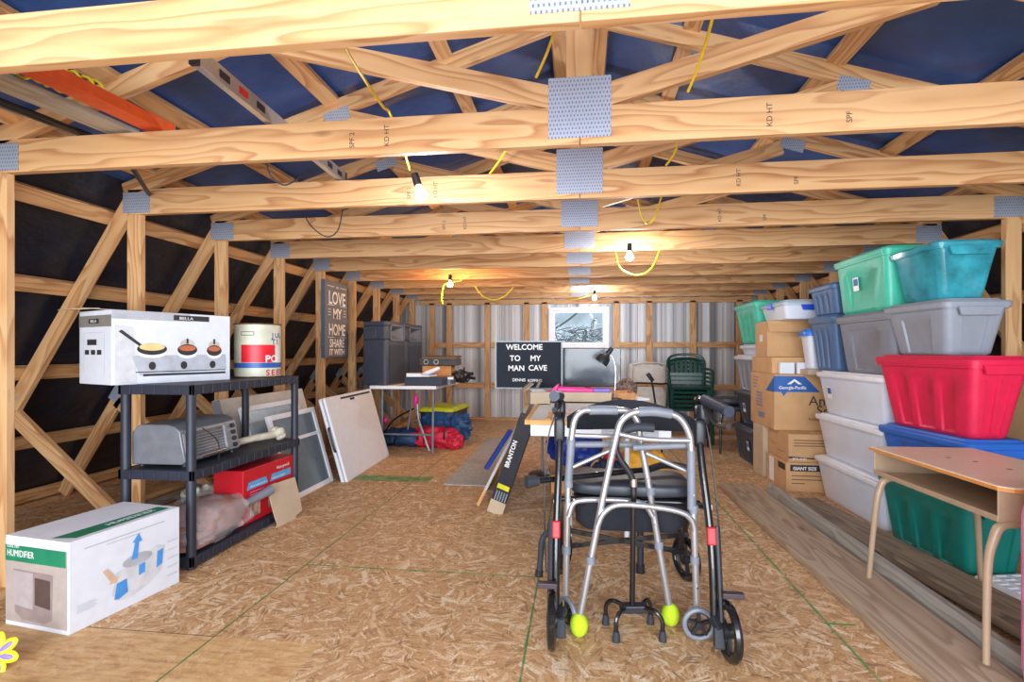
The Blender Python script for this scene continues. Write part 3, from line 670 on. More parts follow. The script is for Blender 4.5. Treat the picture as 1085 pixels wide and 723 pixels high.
# yellow flower toy in the corner
fl = root('flower_toy', 'yellow toy flower with violet petal markings on floor at bottom-left corner', 'toy', (-2.03, 1.585, -.012))
fl.scale = (.55, .55, .55); fl.rotation_euler = (math.radians(-20), 0, .3)
b = B()
for k in range(7):
    a = 2*PI*k/7+.2; M = Matrix.Rotation(a, 3, 'Y') @ Matrix.Diagonal((1, 1, 1))
    b.blob(M @ Vector((.075, 0, 0))+Vector((0, 0, .12)), (.12, .025, .075), M, amp=.02, seg=12)
b.to('petals', mat('bright_yellow', (250, 226, 20), .5), fl, True)
b = B()
for k in range(7):
    a = 2*PI*k/7+.2; M = Matrix.Rotation(a, 3, 'Y'); b.blob(M @ Vector((.07, 0, 0))+Vector((0, -.014, .12)), (.08, .01, .032), M, amp=.0, seg=10)
b.to('petal_marking', PURP, fl, True)
B().blob((0, 0, .12), (.06, .05, .06), amp=0, seg=12).to('centre', BLACK, fl, True)
B().tube([(0, 0, .1), (.03, .02, .03), (.11, .03, .008)], .008, 8).to('stem', mat('bright_yellow', (250, 226, 20), .5), fl, True)
# trim pieces on the floor behind the knee wall
for k, (x, w_, m, lb) in enumerate(((-2.80, .07, PINE_P, 'pale trim board lying on the floor just behind the knee-wall posts'), (-2.92, .09, GREYW, 'grey weathered board lying behind the knee-wall posts'), (-3.06, .08, PINE, 'yellow pine offcut lying beyond the grey board under the left slope'))):
    o = lumber('board', (x, 1.75+.1*k, .055+.012*k), (x+.06, 4.6-.2*k, .05+.03*k), w_, .03, None, m); tag(o, lb, 'board')

# ------------------------------------------------------------------ leaning things on the left
ln = math.radians(16)
def leaning(name, label, cat, x, y0, y1, h, ang, rz=0):
    t = root(name, label, cat, (x, (y0+y1)/2, 0), rz); t.rotation_euler = (0, -ang, rz); return t
t = leaning('folding_table', 'white folded plastic table leaning on its edge, carry handle outward', 'folding table', -1.98, 4.28, 5.42, .75, ln, math.radians(3))
for k, x in enumerate((-.02, -.055)): B().box((x, 0, .375), (.028, 1.16, .75)).to('tabletop', WHITE, t, bev=.012)
B().box((-.0375, -.0, .375), (.012, 1.12, .72)).to('hinge_gap', GREYP, t)
b = B(); b.tube([(-.037, -.582, .28), (-.037, -.60, .31), (-.037, -.60, .46), (-.037, -.582, .49)], .010, 8); b.to('handle', BLACK, t, True)
b = B().box((-.004, .12, .715), (.004, .76, .018)); b.box((-.004, .0, .69), (.006, .10, .02)); b.to('clip', INK, t)
t = leaning('storm_window', 'white framed storm window with grey screen leaning by the folding table', 'window frame', -2.11, 3.62, 4.30, .62, ln)
hw2, hh2 = .68, .66
b = B()
for s in (-1, 1): b.box((0, s*(hw2/2-.02), hh2/2), (.03, .04, hh2)); b.box((0, 0, hh2/2+s*(hh2/2-.02)), (.03, hw2-.08, .04))
b.box((.004, 0, .44), (.026, hw2-.08, .028)); b.to('frame', WHITE, t, bev=.003)
B().box((0, 0, hh2/2), (.004, hw2-.08, hh2-.08)).to('screen', GLASS, t)
t = leaning('storm_window', 'larger white framed window leaning behind the grey-screened one', 'window frame', -2.22, 3.50, 4.26, .7, ln)
b = B()
for s in (-1, 1): b.box((0, s*.36, .37), (.03, .04, .74)); b.box((0, 0, .37+s*.35), (.03, .68, .04))
b.to('frame', WHITE, t, bev=.003); B().box((0, 0, .37), (.004, .68, .66)).to('screen', mat('pale_screen', (168, 182, 190), .2), t)
t = leaning('white_panel', 'thick scuffed white panel leaning behind the window frames', 'panel', -2.34, 3.45, 4.55, .78, ln)
B().box((0, 0, .40), (.045, 1.15, .80)).to('board', mat('dirty_white_panel', (214, 210, 204), .6, var=.08, nscale=5), t, bev=.004)
B().box((.003, -.572, .40), (.05, .02, .79)).to('edge_strip', GREYD, t)

# canvas sign on the knee wall
t = root('wall_sign', 'grey LOVE MY HOME canvas sign hung on a left knee-wall post', 'sign', (-2.577, 5.05, 1.05))
B().box((-.0, .26, .40), (.04, .53, .80)).to('canvas_edge', GREYPAINT, t, bev=.002)
B().box((.021, .26, .40), (.003, .515, .785)).to('canvas_face', SIGNF, t)
FS = Face((.0235, 0, 0), (0, 1, 0), (0, 0, 1), .0005)
for st, y, sz, sx in (('LOVE', .56, .19, .86), ('MY', .41, .15, .95), ('HOME', .235, .17, .80), ('SHARE', .11, .12, .98), ('IT WITH', .03, .085, 1.1)):
    FS.text('lettering', st, sz, TXTW, t, .265, y, sx, .003, 'CENTER')
b = B()
for y in (.74, .545, .21): FS.rect(b, .05, y, .2, y+.006); FS.rect(b, .33, y, .48, y+.006)
for x in (.06, .41):
    for q in (.44, .47, .50): FS.rect(b, x, q, x+.06, q+.006)
FS.text('lettering', 'WE', .04, TXTW, t, .265, .725, 1., 0, 'CENTER'); b.to('rule_line', TXTW, t)

# ------------------------------------------------------------------ back left: folding table with speakers
def folding_table(name, label, cx, cy, wx, wy, h, m=WHITE, rz=0):
    t = root(name, label, 'folding table', (cx, cy, 0), rz)
    B().box((0, 0, h-.018), (wx, wy, .036)).to('tabletop', m, t, bev=.008)
    for s in (-1, 1):
        y = s*(wy/2-.18)
        for q in (-1, 1):
            B().tube([(q*(wx/2-.08), y, h-.04), (q*(wx/2-.08), y+s*.03, .0)], .013, 8, False).to('leg', GREYP, t, True)
        B().cyl((-wx/2+.08, y+s*.02, .2), (wx/2-.08, y+s*.02, .2), .01, 8).to('crossbar', GREYP, t, True)
        B().cyl((0, y, .25), (0, y-s*.22, h-.04), .007, 6).to('brace', GREYP, t, True)
    return t
folding_table('folding_table', 'white folding table holding two loudspeakers near back-left corner', -1.88, 6.08, .74, 1.28, .745)
def speaker(label, x, y, rz):
    t = root('loudspeaker', label, 'loudspeaker', (x, y, .745), rz); w_, d_, h_ = .50, .32, .70
    b = B(); prof = [(-d_/2, -w_/2+.07), (-d_/2, w_/2-.07), (d_/2-.03, w_/2), (d_/2, w_/2-.02), (d_/2, -w_/2+.02), (d_/2-.03, -w_/2)]
    b.prism([(px, py, 0) for px, py in prof], (0, 0, .50)); b.prism([(px, py, .65) for px, py in prof], (0, 0, h_-.65))
    b.prism([(-d_/2, -w_/2+.07, .5), (-d_/2, w_/2-.07, .5), (d_/2-.13, w_/2-.025, .5), (d_/2-.13, -w_/2+.025, .5)], (0, 0, .15))
    for s in (-1, 1): b.prism([(d_/2-.13, s*(w_/2-.02), .5), (d_/2-.03, s*w_/2, .5), (d_/2, s*(w_/2-.02), .5), (d_/2, s*(w_/2-.10), .5), (d_/2-.13, s*(w_/2-.10), .5)], (0, 0, .15))
    b.to('cabinet', mat('speaker_grey', (66, 74, 90), .6), t, True, .012)
    FS_ = Face((d_/2, -w_/2+.05, 0), (0, 1, 0), (0, 0, 1), .002)
    b = B(); b.prism([FS_.p(.02, .03), FS_.p(.38, .03), FS_.p(.38, .44), FS_.p(.02, .44)], FS_.n*.006); b.to('grille', mat('speaker_grille', (54, 62, 78), .75, bmp=.5, nscale=200), t)
    # horn: recessed mouth
    b = B(); mo = [FS_.p(.05, .50), FS_.p(.35, .50), FS_.p(.35, .65), FS_.p(.05, .65)]; inn = [FS_.p(.15, .55, -.09), FS_.p(.25, .55, -.09), FS_.p(.25, .6, -.09), FS_.p(.15, .6, -.09)]
    for k in range(4): b.ngon([mo[k], mo[(k+1) % 4], inn[(k+1) % 4], inn[k]])
    b.ngon(inn); b.to('horn', mat('horn_grey', (96, 104, 118), .45), t)
    b = B(); 
    for x0, y0, x1, y1 in ((.03, .485, .37, .5), (.03, .65, .37, .665), (.03, .485, .05, .665), (.35, .485, .37, .665)): b.prism([FS_.p(x0, y0), FS_.p(x1, y0), FS_.p(x1, y1), FS_.p(x0, y1)], FS_.n*.012)
    b.to('horn_rim', mat('horn_grey', (96, 104, 118), .45), t)
    # cut the cabinet where the horn sits
    return t
speaker('grey loudspeaker at the near end of the white folding table', -2.20, 5.74, math.radians(-7))
speaker('grey loudspeaker behind the nearer one on white folding table', -2.19, 6.36, math.radians(-7))
t = root('keyboard_case', 'long dark case lying near the front edge of the speaker table', 'case', (-1.66, 5.60, .745), math.radians(-4))
B().box((0, 0, .045), (.42, .22, .085)).to('case', mat('dark_slate_case', (52, 62, 80), .5), t, bev=.006)
def book(label, x, y, z, w_, d_, h_, rz, m, grp):
    t = root('book', label, 'book', (x, y, z), rz, grp)
    B().box((0, 0, h_/2), (w_-.006, d_-.006, h_-.006)).to('pages', WHITE, t); B().box((0, 0, h_-.002), (w_, d_, .004)).to('cover', m, t); B().box((0, 0, .002), (w_, d_, .004)).to('cover', m, t)
brn = mat('brown_book_cover', (126, 100, 82), .6)
book('brown covered book on left end of the dark case', -1.78, 5.58, .837, .16, .2, .045, .1, brn, 'books on the speaker table'); book('thin brown book in the middle of the dark case', -1.64, 5.6, .837, .12, .19, .03, -.2, brn, 'books on the speaker table')
book('brown book at the right edge of the speaker table', -1.50, 5.78, .80, .2, .22, .035, .2, brn, 'books on the speaker table')
tag(B().box((-1.50, 5.80, .772), (.18, .26, .05)).to('flat_box', GREYP, None, bev=.004), 'flat grey box under the rightmost book on the speaker table', 'box')
o = B().blob((0, 0, 0), (.22, .06, .05), amp=.06, p=2.6, seg=14).to('handheld_vacuum', WHITE, None, True); o.location = (-1.60, 5.55, .895); o.rotation_euler = (0, math.radians(-22), .1); tag(o, 'white handset lying tilted across the books on the case', 'handset')
t = root('cardboard_box', 'small brown cardboard box on the speaker table under audio gear', 'box', (-1.66, 6.12, .745), .05)
B().box((0, 0, .10), (.34, .26, .2)).to('carton', mat('orange_cardboard', (200, 146, 94), .75), t, bev=.003)
t = root('audio_unit', 'dark electronic unit with two round dials stacked on small brown box', 'electronics', (-1.66, 6.12, .946), .03)
B().box((0.02, 0, .045), (.44, .30, .085)).to('housing', mat('dark_brown_unit', (60, 54, 52), .5), t, bev=.006)
for x in (-.12, .0): B().torus((x, -.152, .045), (0, 1, 0), .026, .005, 20, 6).to('dial', ALU, t, True)
B().box((.04, 0, .10), (.4, .34, .02), Matrix.Rotation(.05, 3, 'X')).to('top_tray', mat('brown_tray', (98, 86, 76), .6), t)
b = B()
for k in range(7):
    pts = [Vector((-1.42+random.uniform(-.05, .08), 6.1+random.uniform(-.1, .1), .92-.02*k)), Vector((-1.36+random.uniform(0, .1), 6.05, .88-.015*k)), Vector((-1.38+random.uniform(-.04, .12), 6.0, .80+random.uniform(-.05, .02))), Vector((-1.45, 6.02, .765))]
    b.tube(pts, .009, 6)
b.blob((-1.38, 6.02, .83), (.20, .16, .13), amp=.2, seed=2, seg=16); b.tube([(-1.33, 6.0, .86), (-1.22, 5.98, .855)], .02, 8); b.tube([(-1.33, 6.02, .82), (-1.2, 6.0, .80)], .018, 8)
tag(b.to('cable_bundle', BLACK, None, True), 'tangle of black cables hanging off the right end of speaker table', 'cables')
# bin and camping chairs below
def rrect(w_, l_, r, z, dx=0, dy=0, pan=None, ins=0):
    """rounded rectangle section, optional recessed panels on its four sides"""
    P_ = []
    cs = ((w_/2-r, -l_/2+r, -PI/2), (w_/2-r, l_/2-r, 0), (-w_/2+r, l_/2-r, PI/2), (-w_/2+r, -l_/2+r, PI))
    for i, (cx, cy, a0) in enumerate(cs):
        for k in range(5):
            a = a0+k*PI/8; P_.append(Vector((cx+r*math.cos(a)+dx, cy+r*math.sin(a)+dy, z)))
        if pan:
            a = P_[-1]; nx = cs[(i+1) % 4]; an = nx[2]; q = Vector((nx[0]+r*math.cos(an)+dx, nx[1]+r*math.sin(an)+dy, z))
            nrm = Vector((-(q-a).y, (q-a).x, 0)).normalized()   # inward
            for (u0, u1) in pan[i % 2]:
                e = .015
                for uu, ii in ((u0, 0), (u0+e, 1), (u1-e, 1), (u1, 0)): P_.append(a.lerp(q, uu)+nrm*ins*ii)
    return P_
def tote(label, x, y, z, rz, top, bot, h, mb, ml=None, pan='two', group=None, lidh=.035, latch=None, sticker=False, name='storage_tote', rim=True, handle=True):
    t = root(name, label, 'storage tote', (x, y, z), rz, group)
    pn = {'two': (((.12, .30), (.38, .62), (.70, .88)), ((.14, .46), (.54, .86))), 'one': (((.2, .8),), ((.2, .8),)), None: None}[pan]
    secs = []; hb_ = h-lidh
    for f, i in ((0, 0), (.04, 0), (.07, .010), (.72, .010), (.78, 0), (.93, 0)):
        w_ = bot[0]+(top[0]-bot[0])*f; l_ = bot[1]+(top[1]-bot[1])*f
        secs.append(rrect(w_-.03, l_-.03, .035, hb_*f+.0, 0, 0, pn, i))
    secs.append(rrect(top[0]-.012, top[1]-.012, .035, hb_*.93, 0, 0, pn, 0)); secs.append(rrect(top[0]-.006, top[1]-.006, .035, hb_, 0, 0, pn, 0))
    secs[0] = rrect(bot[0]-.045, bot[1]-.045, .035, 0, 0, 0, pn, 0)
    B().loft(secs).to('body', mb, t, True)
    lid = B().loft([rrect(top[0], top[1], .04, hb_-.012), rrect(top[0]+.006, top[1]+.006, .04, hb_+lidh*.35), rrect(top[0]-.006, top[1]-.006, .04, hb_+lidh*.6), rrect(top[0]-.05, top[1]-.05, .035, hb_+lidh*.62), rrect(top[0]-.065, top[1]-.065, .035, hb_+lidh-.001)]).to('lid', ml or mb, t, True)
    if handle:
        for s in (-1, 1):
            b = B(); b.prism([(-.09, s*(top[1]/2-.012), hb_-.055), (.09, s*(top[1]/2-.012), hb_-.055), (.11, s*(top[1]/2-.004), hb_-.01), (-.11, s*(top[1]/2-.004), hb_-.01)], (0, s*.016, 0)); b.to('handle', mb if not latch else latch, t, bev=.003)
    if latch:
        for s in (-1, 1): B().box((s*(top[0]/2+.003), 0, hb_-.005), (.016, .11, .05)).to('latch', latch, t, bev=.004)
    if sticker:
        k = .55; w_ = (bot[0]+(top[0]-bot[0])*k-.03)/2; sl_ = (top[0]-bot[0])/2/hb_
        FS2 = Face((-w_-.001, sticker, hb_*k), (0, -1, 0), (sl_*-1, 0, 1), .003); b = B(); FS2.rect(b, -.035, -.045, .035, .045); s_ = b.to('sticker', WHITE, t)
        b = B(); FS2.rect(b, -.028, -.01, .028, .035, .0006); b.to('sticker_print', BLUEI, t)
    return t
tote('black storage bin with yellow lid under the speaker table', -1.72, 6.62, 0, math.radians(-4), (.46, .72), (.40, .64), .42, BLACK, YELL, name='storage_bin', pan='one')
def bag_bundle(label, c, d, rz, m, seed, sm, strap=True):
    t = root('camping_chair_bag', label, 'camping chair', (c[0], c[1], 0), rz, 'bagged camping chairs on the floor')
    B().blob((0, 0, c[2]), d, amp=.16, fr=5, p=2.4, seed=seed, seg=24, flat=-c[2]).to('bag', m, t, True)
    if strap:
        for q in (-.22, .2):
            b = B(); b.torus((q*d[0], 0, c[2]), (1, .2, 0), max(d[1], d[2])*.49, .008, 24, 5); 
            o = b.to('strap', sm, t, True); o.scale = (1, 1, min(1, d[2]/d[1])); o.location = (0, 0, c[2]*(1-min(1, d[2]/d[1])))
    return t
bag_bundle('dark blue camping chair bag lying at left of the red bundle', (-2.04, 6.02, .10), (.78, .26, .2), .02, mat('dark_blue_nylon', (28, 58, 96), .6, var=.2, nscale=8, bmp=.5), 1, BLACK)
bag_bundle('lighter blue crumpled bag heaped behind the red one', (-1.62, 6.24, .19), (.66, .34, .37), -.25, BLUEF, 5, NAVYF)
bag_bundle('red camping chair bundle with black straps in front of the blue bags', (-1.66, 5.96, .12), (.58, .24, .23), -.05, REDF, 3, BLACK)
bag_bundle('small round red bag at right end of the heap', (-1.42, 5.90, .085), (.2, .18, .17), .3, REDF, 9, BLACK, False)
t = root('walking_cane', 'grey folding cane with pink handle standing against the red bundle', 'cane', (0, 0, 0))
B().tube([(-1.83, 5.80, .53), (-1.80, 5.76, .34), (-1.73, 5.72, .18), (-1.66, 5.70, .005)], .013, 8).to('shaft', STEEL, t, True)
B().blob((-1.84, 5.80, .56), (.05, .07, .16), amp=.1, seed=1, seg=12).to('grip', PINK, t, True)
t = root('trekking_pole', 'black pole with pink clamp leaning under the table left of the cane', 'pole', (0, 0, 0))
B().tube([(-2.30, 5.85, .02), (-2.15, 5.85, .30), (-1.88, 5.84, .46)], .009, 8).to('shaft', BLACKG, t, True); B().blob((-2.22, 5.85, .32), (.05, .06, .08), amp=.1, seg=10).to('clamp', PINK, t, True)
# mat on floor
b = B(); b.prism([(-1.13, 4.28, .002), (-.77, 4.28, .002), (-.82, 6.88, .002), (-1.16, 6.6, .002)], (0, 0, .008)); tag(b.to('floor_mat', MATG), 'long grey carpet strip on the floor left of work table', 'mat')

# ------------------------------------------------------------------ central drafting table and what it carries
t = root('work_table', 'light drafting table with oak-edged top behind the walkers', 'table', (.11, 3.79, 0))
tx, ty, tz = .82, 1.82, .74
B().box((0, 0, tz-.012), (tx-.03, ty-.03, .022)).to('tabletop', mat('pale_grey_laminate', (212, 216, 216), .35, var=.04, nscale=5), t)
b = B()
for s in (-1, 1): b.box((s*(tx/2-.012), 0, tz-.012), (.024, ty, .028)); b.box((0, s*(ty/2-.012), tz-.012), (tx-.048, .024, .028))
b.to('edge_trim', OAKT, t, bev=.003)
b = B(); b.box((-.28, -ty/2+.17, tz+.004), (.02, .3, .006)); b.box((0, -ty/2+.33, tz+.004), (.60, .02, .006)); b.to('ruler_trim', OAKT, t)
b = B(); b.box((0, -ty/2+.05, tz-.06), (tx-.06, .03, .065)); b.box((0, ty/2-.05, tz-.06), (tx-.06, .03, .065)); b.box((-tx/2+.05, 0, tz-.06), (.03, ty-.1, .065)); b.box((tx/2-.05, 0, tz-.06), (.03, ty-.1, .065))
b.to('apron', WHITE, t, bev=.003)
B().box((.16, -ty/2+.028, tz-.062), (.30, .02, .052)).to('drawer', mat('light_grey_drawer', (186, 190, 196), .4), t, bev=.004)
for sx in (-1, 1):
    for sy in (-1, 1): B().tube([(sx*(tx/2-.24), sy*(ty/2-.30), tz-.03), (sx*(tx/2-.24), sy*(ty/2-.32), 0)], .016, 10, False).to('leg', WHITE, t, True)
t = root('cardboard_tray', 'shallow cardboard tray holding pink and violet toys on the work table', 'box', (-.03, 4.03, .742), 0)
b = B(); tw, tdp, thh = .52, .30, .075
b.box((0, 0, .003), (tw, tdp, .006))
for s in (-1, 1): b.box((s*(tw/2-.003), 0, thh/2), (.006, tdp, thh)); b.box((0, s*(tdp/2-.003), thh/2), (tw-.012, .006, thh))
b.to('tray', CARDL, t)
o = B().prism([(-.24, 3.97, .80), (-.18, 3.97, .80), (-.15, 3.97, .87), (-.17, 3.97, .865)], (0, .12, 0)).to('toy_wedge', PINK, None, bev=.004); tag(o, 'pink wedge-shaped toy piece at left end of the cardboard tray', 'toy')
o = B().box((-.03, 4.0, .828), (.27, .10, .035), Matrix.Rotation(.03, 3, 'Y')).to('toy_bar', PINK, None, bev=.008); tag(o, 'long hot pink plastic toy lying in the cardboard tray', 'toy')
o = B().box((.165, 4.0, .825), (.13, .09, .035)).to('toy_block', PURP, None, bev=.01); tag(o, 'violet plastic toy at right end of the cardboard tray', 'toy')
t = root('open_carton', 'small open cardboard carton at the left edge of work table', 'box', (-.30, 3.82, .745), .25)
b = B(); b.box((0, 0, .04), (.14, .2, .08)); b.to('carton', CARDL, t); B().box((-.07, .06, .11), (.004, .17, .09), Matrix.Rotation(.9, 3, 'Y')).to('flap', CARDL, t); B().box((.0, 0, .083), (.1, .15, .005), Matrix.Rotation(.1, 3, 'X')).to('paper', WHITE, t)
# letter board
lb = root('letter_board', 'black felt letter board reading WELCOME TO MY MAN CAVE', 'sign', (-.405, 4.22, .815), 0); LW, LH = .545, .385
B().box((0, 0, LH/2), (LW, .012, LH)).to('felt_panel', mat('charcoal_felt', (36, 44, 54), .9, bmp=.4, nscale=150), lb)
b = B()
for s in (-1, 1): b.box((s*(LW/2-.006), -.003, LH/2), (.012, .022, LH)); b.box((0, -.003, LH/2+s*(LH/2-.005)), (LW-.024, .022, .01))
b.to('frame', mat('grey_frame', (120, 124, 130), .4, .3), lb)
FL = Face((-LW/2, -.0065, 0), (1, 0, 0), (0, 0, 1), .001)
for st, x, y, sz in (('WELCOME', .09, .315, .062), ('TO', .12, .225, .062), ('MY', .285, .225, .062), ('MAN', .105, .145, .062), ('CAVE', .27, .148, .062)):
    FL.text('lettering', st, sz, TXTW, lb, x, y, .98, .0012)
FL.text('lettering', 'DENNIS', .034, TXTW, lb, .14, .06, .9, .0003); FL.text('lettering', 'KOPPING', .034, TXTW, lb, .265, .055, .8, .0003)
# monitor
q = P(623, 388, 4.6)
mo = root('monitor', 'flat grey-screened monitor behind the letter board', 'monitor', (.07, 4.60, .742), 0)
B().box((0, 0, .235), (.56, .03, .335)).to('housing', BLACKG, mo, bev=.005); B().box((.0, -.0165, .245), (.51, .003, .285)).to('screen', SCREEN, mo)
B().box((0, .0, .01), (.24, .16, .016)).to('stand', BLACK, mo, bev=.004); B().box((0, .01, .05), (.05, .03, .08)).to('neck', BLACK, mo)
# desk lamp
lp = root('desk_lamp', 'gooseneck desk lamp with black head and chrome stem on work table', 'lamp', (0, 0, 0)); Yl = 4.02
base = P(651, 423, Yl); base.z = .742
B().lathe([(.062, 0), (.062, .012), (.05, .022), (.012, .026)], 24, base).to('base', BLACK, lp, True)
B().tube([base+Vector((0, 0, .02)), P(652, 405, Yl), P(652, 390, Yl), P(649, 379, Yl), P(643, 374, Yl), P(638, 376, Yl)], .006, 10).to('stem', CHROME, lp, True)
h0, h1 = P(647, 371, Yl), P(633, 389, Yl); M = rot_to(h1-h0) @ Matrix.Rotation(PI/2, 3, 'Y')
B().lathe([(.014, -.02), (.018, 0), (.022, .045), (.046, .07), (.052, .12), (.048, .12), (.04, .075)], 22, h0, M).to('lamp_shade', BLACK, lp, True)
# wooden tray and misc
t = root('wooden_tray', 'orange-brown wooden tray right of the desk lamp', 'tray', (.30, 4.22, .742), .1)
b = B(); b.box((0, 0, .006), (.22, .28, .012))
for s in (-1, 1): b.box((s*.105, 0, .03), (.012, .28, .055)); b.box((0, s*.135, .03), (.2, .012, .055))
b.to('tray', mat('orange_wood', (206, 142, 82), .5, var=.12), t)
o = B().box((.42, 4.25, .752), (.10, .36, .016), Matrix.Rotation(.35, 3, 'Z')).to('folded_paper', WHITE, None); tag(o, 'white folded sheet on the right edge of work table', 'paper')
b = B().blob((.28, 4.52, .80), (.17, .14, .16), amp=.2, seed=12, fr=6, seg=18, flat=-.06); o = b.to('fabric_bundle', mat('grey_brown_fur', (120, 100, 90), .95, var=.3, nscale=30, bmp=.6), None, True); tag(o, 'grey-brown furry bundle right of the monitor', 'bundle'); o.location = (.12, .05, 0)
# leaning panel, long box, blue level, pole stand
def slab(name, label, cat, p0, p1, ey, th, m, edge=None):
    p0, p1 = Vector(p0), Vector(p1); d = (p1-p0)
    t = root(name, label, cat, p0)
    mx = Matrix.Translation(d/2+Vector((0, ey/2, 0))) @ rot_to(d, Vector((d.z, 0, -d.x)) if True else (0, 0, 1)).to_4x4()
    B().box((0, 0, 0), (d.length, ey, th)).to('panel', m, t, mx=mx)
    if edge:
        mx2 = Matrix.Translation(d/2) @ rot_to(d, Vector((d.z, 0, -d.x))).to_4x4()
        B().box((0, 0, 0), (d.length, .02, th*1.2)).to('edge_trim', edge, t, mx=mx2)
    return t
slab('framed_panel', 'grey panel with oak edge leaning on the left side of work table', 'panel', (-.73, 3.74, .003), (-.34, 3.98, .80), .9, .018, mat('glossy_grey_panel', (132, 122, 114), .25, var=.1, nscale=5), OAKT)
p0, p1 = Vector((-.575, 3.60, .012)), Vector((-.335, 3.46, .69)); d = p1-p0
t = root('long_carton', 'long black carton with white lettering leaning on the work table corner', 'box', p0)
R = rot_to(d, (0, -1, .2)).to_4x4(); mx = Matrix.Translation(d/2) @ R; L_ = d.length
B().box((.02, 0, 0), (L_-.04, .105, .05)).to('carton', mat('black_carton', (44, 48, 58), .4), t, mx=mx, bev=.003)
B().box((-L_/2+.04, 0, 0), (.10, .11, .055)).to('torn_end', CARDL, t, mx=mx)
B().box((-L_/2+.20, .0, .026), (.035, .085, .001)).to('price_tag', YELL, t, mx=mx); b = B()
for k in range(5): b.box((-L_/2+.13, -.04+k*.018, .026), (.07, .008, .001))
b.to('print', GREYT, t, mx=mx)
o = text('lettering', 'BRANTON', .042, TXTW, t, (0, 0, 0), Matrix.Identity(3), bold=.001); o.matrix_local = mx @ Matrix.Translation((-.02, .01, .027))
o = lumber('hand_level', P(515, 497, 3.72), P(541, 456, 3.86), .025, .05, None, mat('blue_tool', (28, 60, 148), .4), up=(.4, -1, 0)); tag(o, 'blue plastic tool strip leaning on the oak-edged panel', 'tool')
t = root('round_base_stand', 'dark pole stand with round base on the floor under work table', 'stand', (-.33, 4.72, 0))
B().lathe([(.125, 0), (.125, .02), (.10, .035), (.02, .045)], 28).to('base', BLACK, t, True); B().cyl((0, 0, .04), (0, 0, .66), .011, 10).to('pole', STEEL, t, True)
# under the table
t = root('cardboard_box', 'low brown cardboard box on the floor under work table', 'box', (-.02, 4.35, 0), .1); B().box((0, 0, .07), (.44, .36, .14)).to('carton', mat('orange_cardboard', (200, 146, 94), .75), t, bev=.003)
o = B().blob((0, 0, 0), (.46, .30, .32), amp=.1, fr=5, seed=5, seg=24).to('tarp_bag', ROYAL, None, True); o.location = (-.04, 4.36, .33); tag(o, 'royal blue tarp bundle on the low box under work table', 'tarp')
o = B().blob((0, 0, 0), (.36, .28, .34), amp=.06, fr=4, seed=7, p=3.5, seg=24, flat=-.165).to('tote_bag', AMBER, None, True); o.location = (.50, 4.28, .17); tag(o, 'yellow-orange bag on the floor behind the rollator', 'bag')
o = B().blob((0, 0, 0), (.26, .2, .3), amp=.12, fr=5, seed=21, p=2.6, seg=18, flat=-.14).to('fabric_bundle', mat('dark_navy_cloth', (34, 42, 66), .8, var=.2), None, True); o.location = (.22, 4.05, .15); tag(o, 'dark navy bundle between the blue tarp and the yellow bag', 'bundle')
o = B().blob((0, 0, 0), (.14, .10, .08), amp=.12, fr=5, seed=22, seg=14).to('red_pouch', REDF, None, True); o.location = (.25, 4.02, .335); tag(o, 'small red pouch on top of the navy bundle', 'pouch')

# ------------------------------------------------------------------ back right: chairs
def folding_chair(label, x, y):
    t = root('folding_chair', label, 'folding chair', (x, y, 0), math.radians(-3), 'beige metal folding chairs leaning by the back wall'); t.rotation_euler = (math.radians(-9), 0, math.radians(-3))
    w_ = .46; h_ = .97
    b = B(); b.tube([(-w_/2, 0, .01), (-w_/2, 0, h_-.12), (-w_/2+.05, 0, h_-.02), (0, 0, h_), (w_/2-.05, 0, h_-.02), (w_/2, 0, h_-.12), (w_/2, 0, .01)], .011, 8); b.to('frame', KHAKI, t, True)
    pts = [(-.2, .70), (.2, .70), (.205, .84), (.17, .915), (.08, .945), (-.08, .945), (-.17, .915), (-.205, .84)]
    B().prism([(a, -.004, c) for a, c in pts], (0, .008, 0)).to('backrest', KHAKI, t, bev=.002)
    pts = [(-.19, .22), (.19, .22), (.2, .55), (.16, .64), (-.16, .64), (-.2, .55)]
    B().prism([(a, -.022, c) for a, c in pts], (0, .014, 0)).to('seat', KHAKI, t, bev=.004)
    b = B(); b.cyl((-w_/2+.03, .02, .01), (-w_/2+.03, .02, .6), .010, 8); b.to('leg', KHAKI, t, True)
    b = B(); b.cyl((w_/2-.03, .02, .01), (w_/2-.03, .02, .6), .010, 8); b.to('leg', KHAKI, t, True)
    B().cyl((-w_/2, -.002, .2), (w_/2, -.002, .2), .008, 8).to('crossbar', KHAKI, t, True); return t
for k, lb_ in enumerate(('front beige folding chair of the leaning row', 'middle beige folding chair of the leaning row', 'rearmost beige folding chair of the leaning row')): folding_chair(lb_, .935-.012*k, 7.15+.055*k)
t = root('tube_frame_walker', 'black tubular hoop with cane handle standing before the folding chairs', 'walking aid', (0, 0, 0))
B().tube([(P(655, 407, 6.2).x, 6.2, .01), P(655, 420, 6.2), P(657, 408, 6.2), P(672, 406, 6.2), P(700, 407, 6.2), P(708, 409, 6.2), P(710, 436, 6.2), (P(710, 436, 6.2).x, 6.2, .01)], .010, 8).to('hoop', BLACKG, t, True)
t = root('walking_cane', 'dark cane leaning in front of the beige folding chairs', 'cane', (0, 0, 0))
B().tube([P(689, 397, 5.6), P(692, 412, 5.5), P(696, 440, 5.3), (P(700, 440, 5.3).x, 5.1, .01)], .011, 8).to('shaft', BLACK, t, True); B().cyl(P(686, 396, 5.6), P(692, 404, 5.58), .02, 10).to('grip', BLACK, t, True)
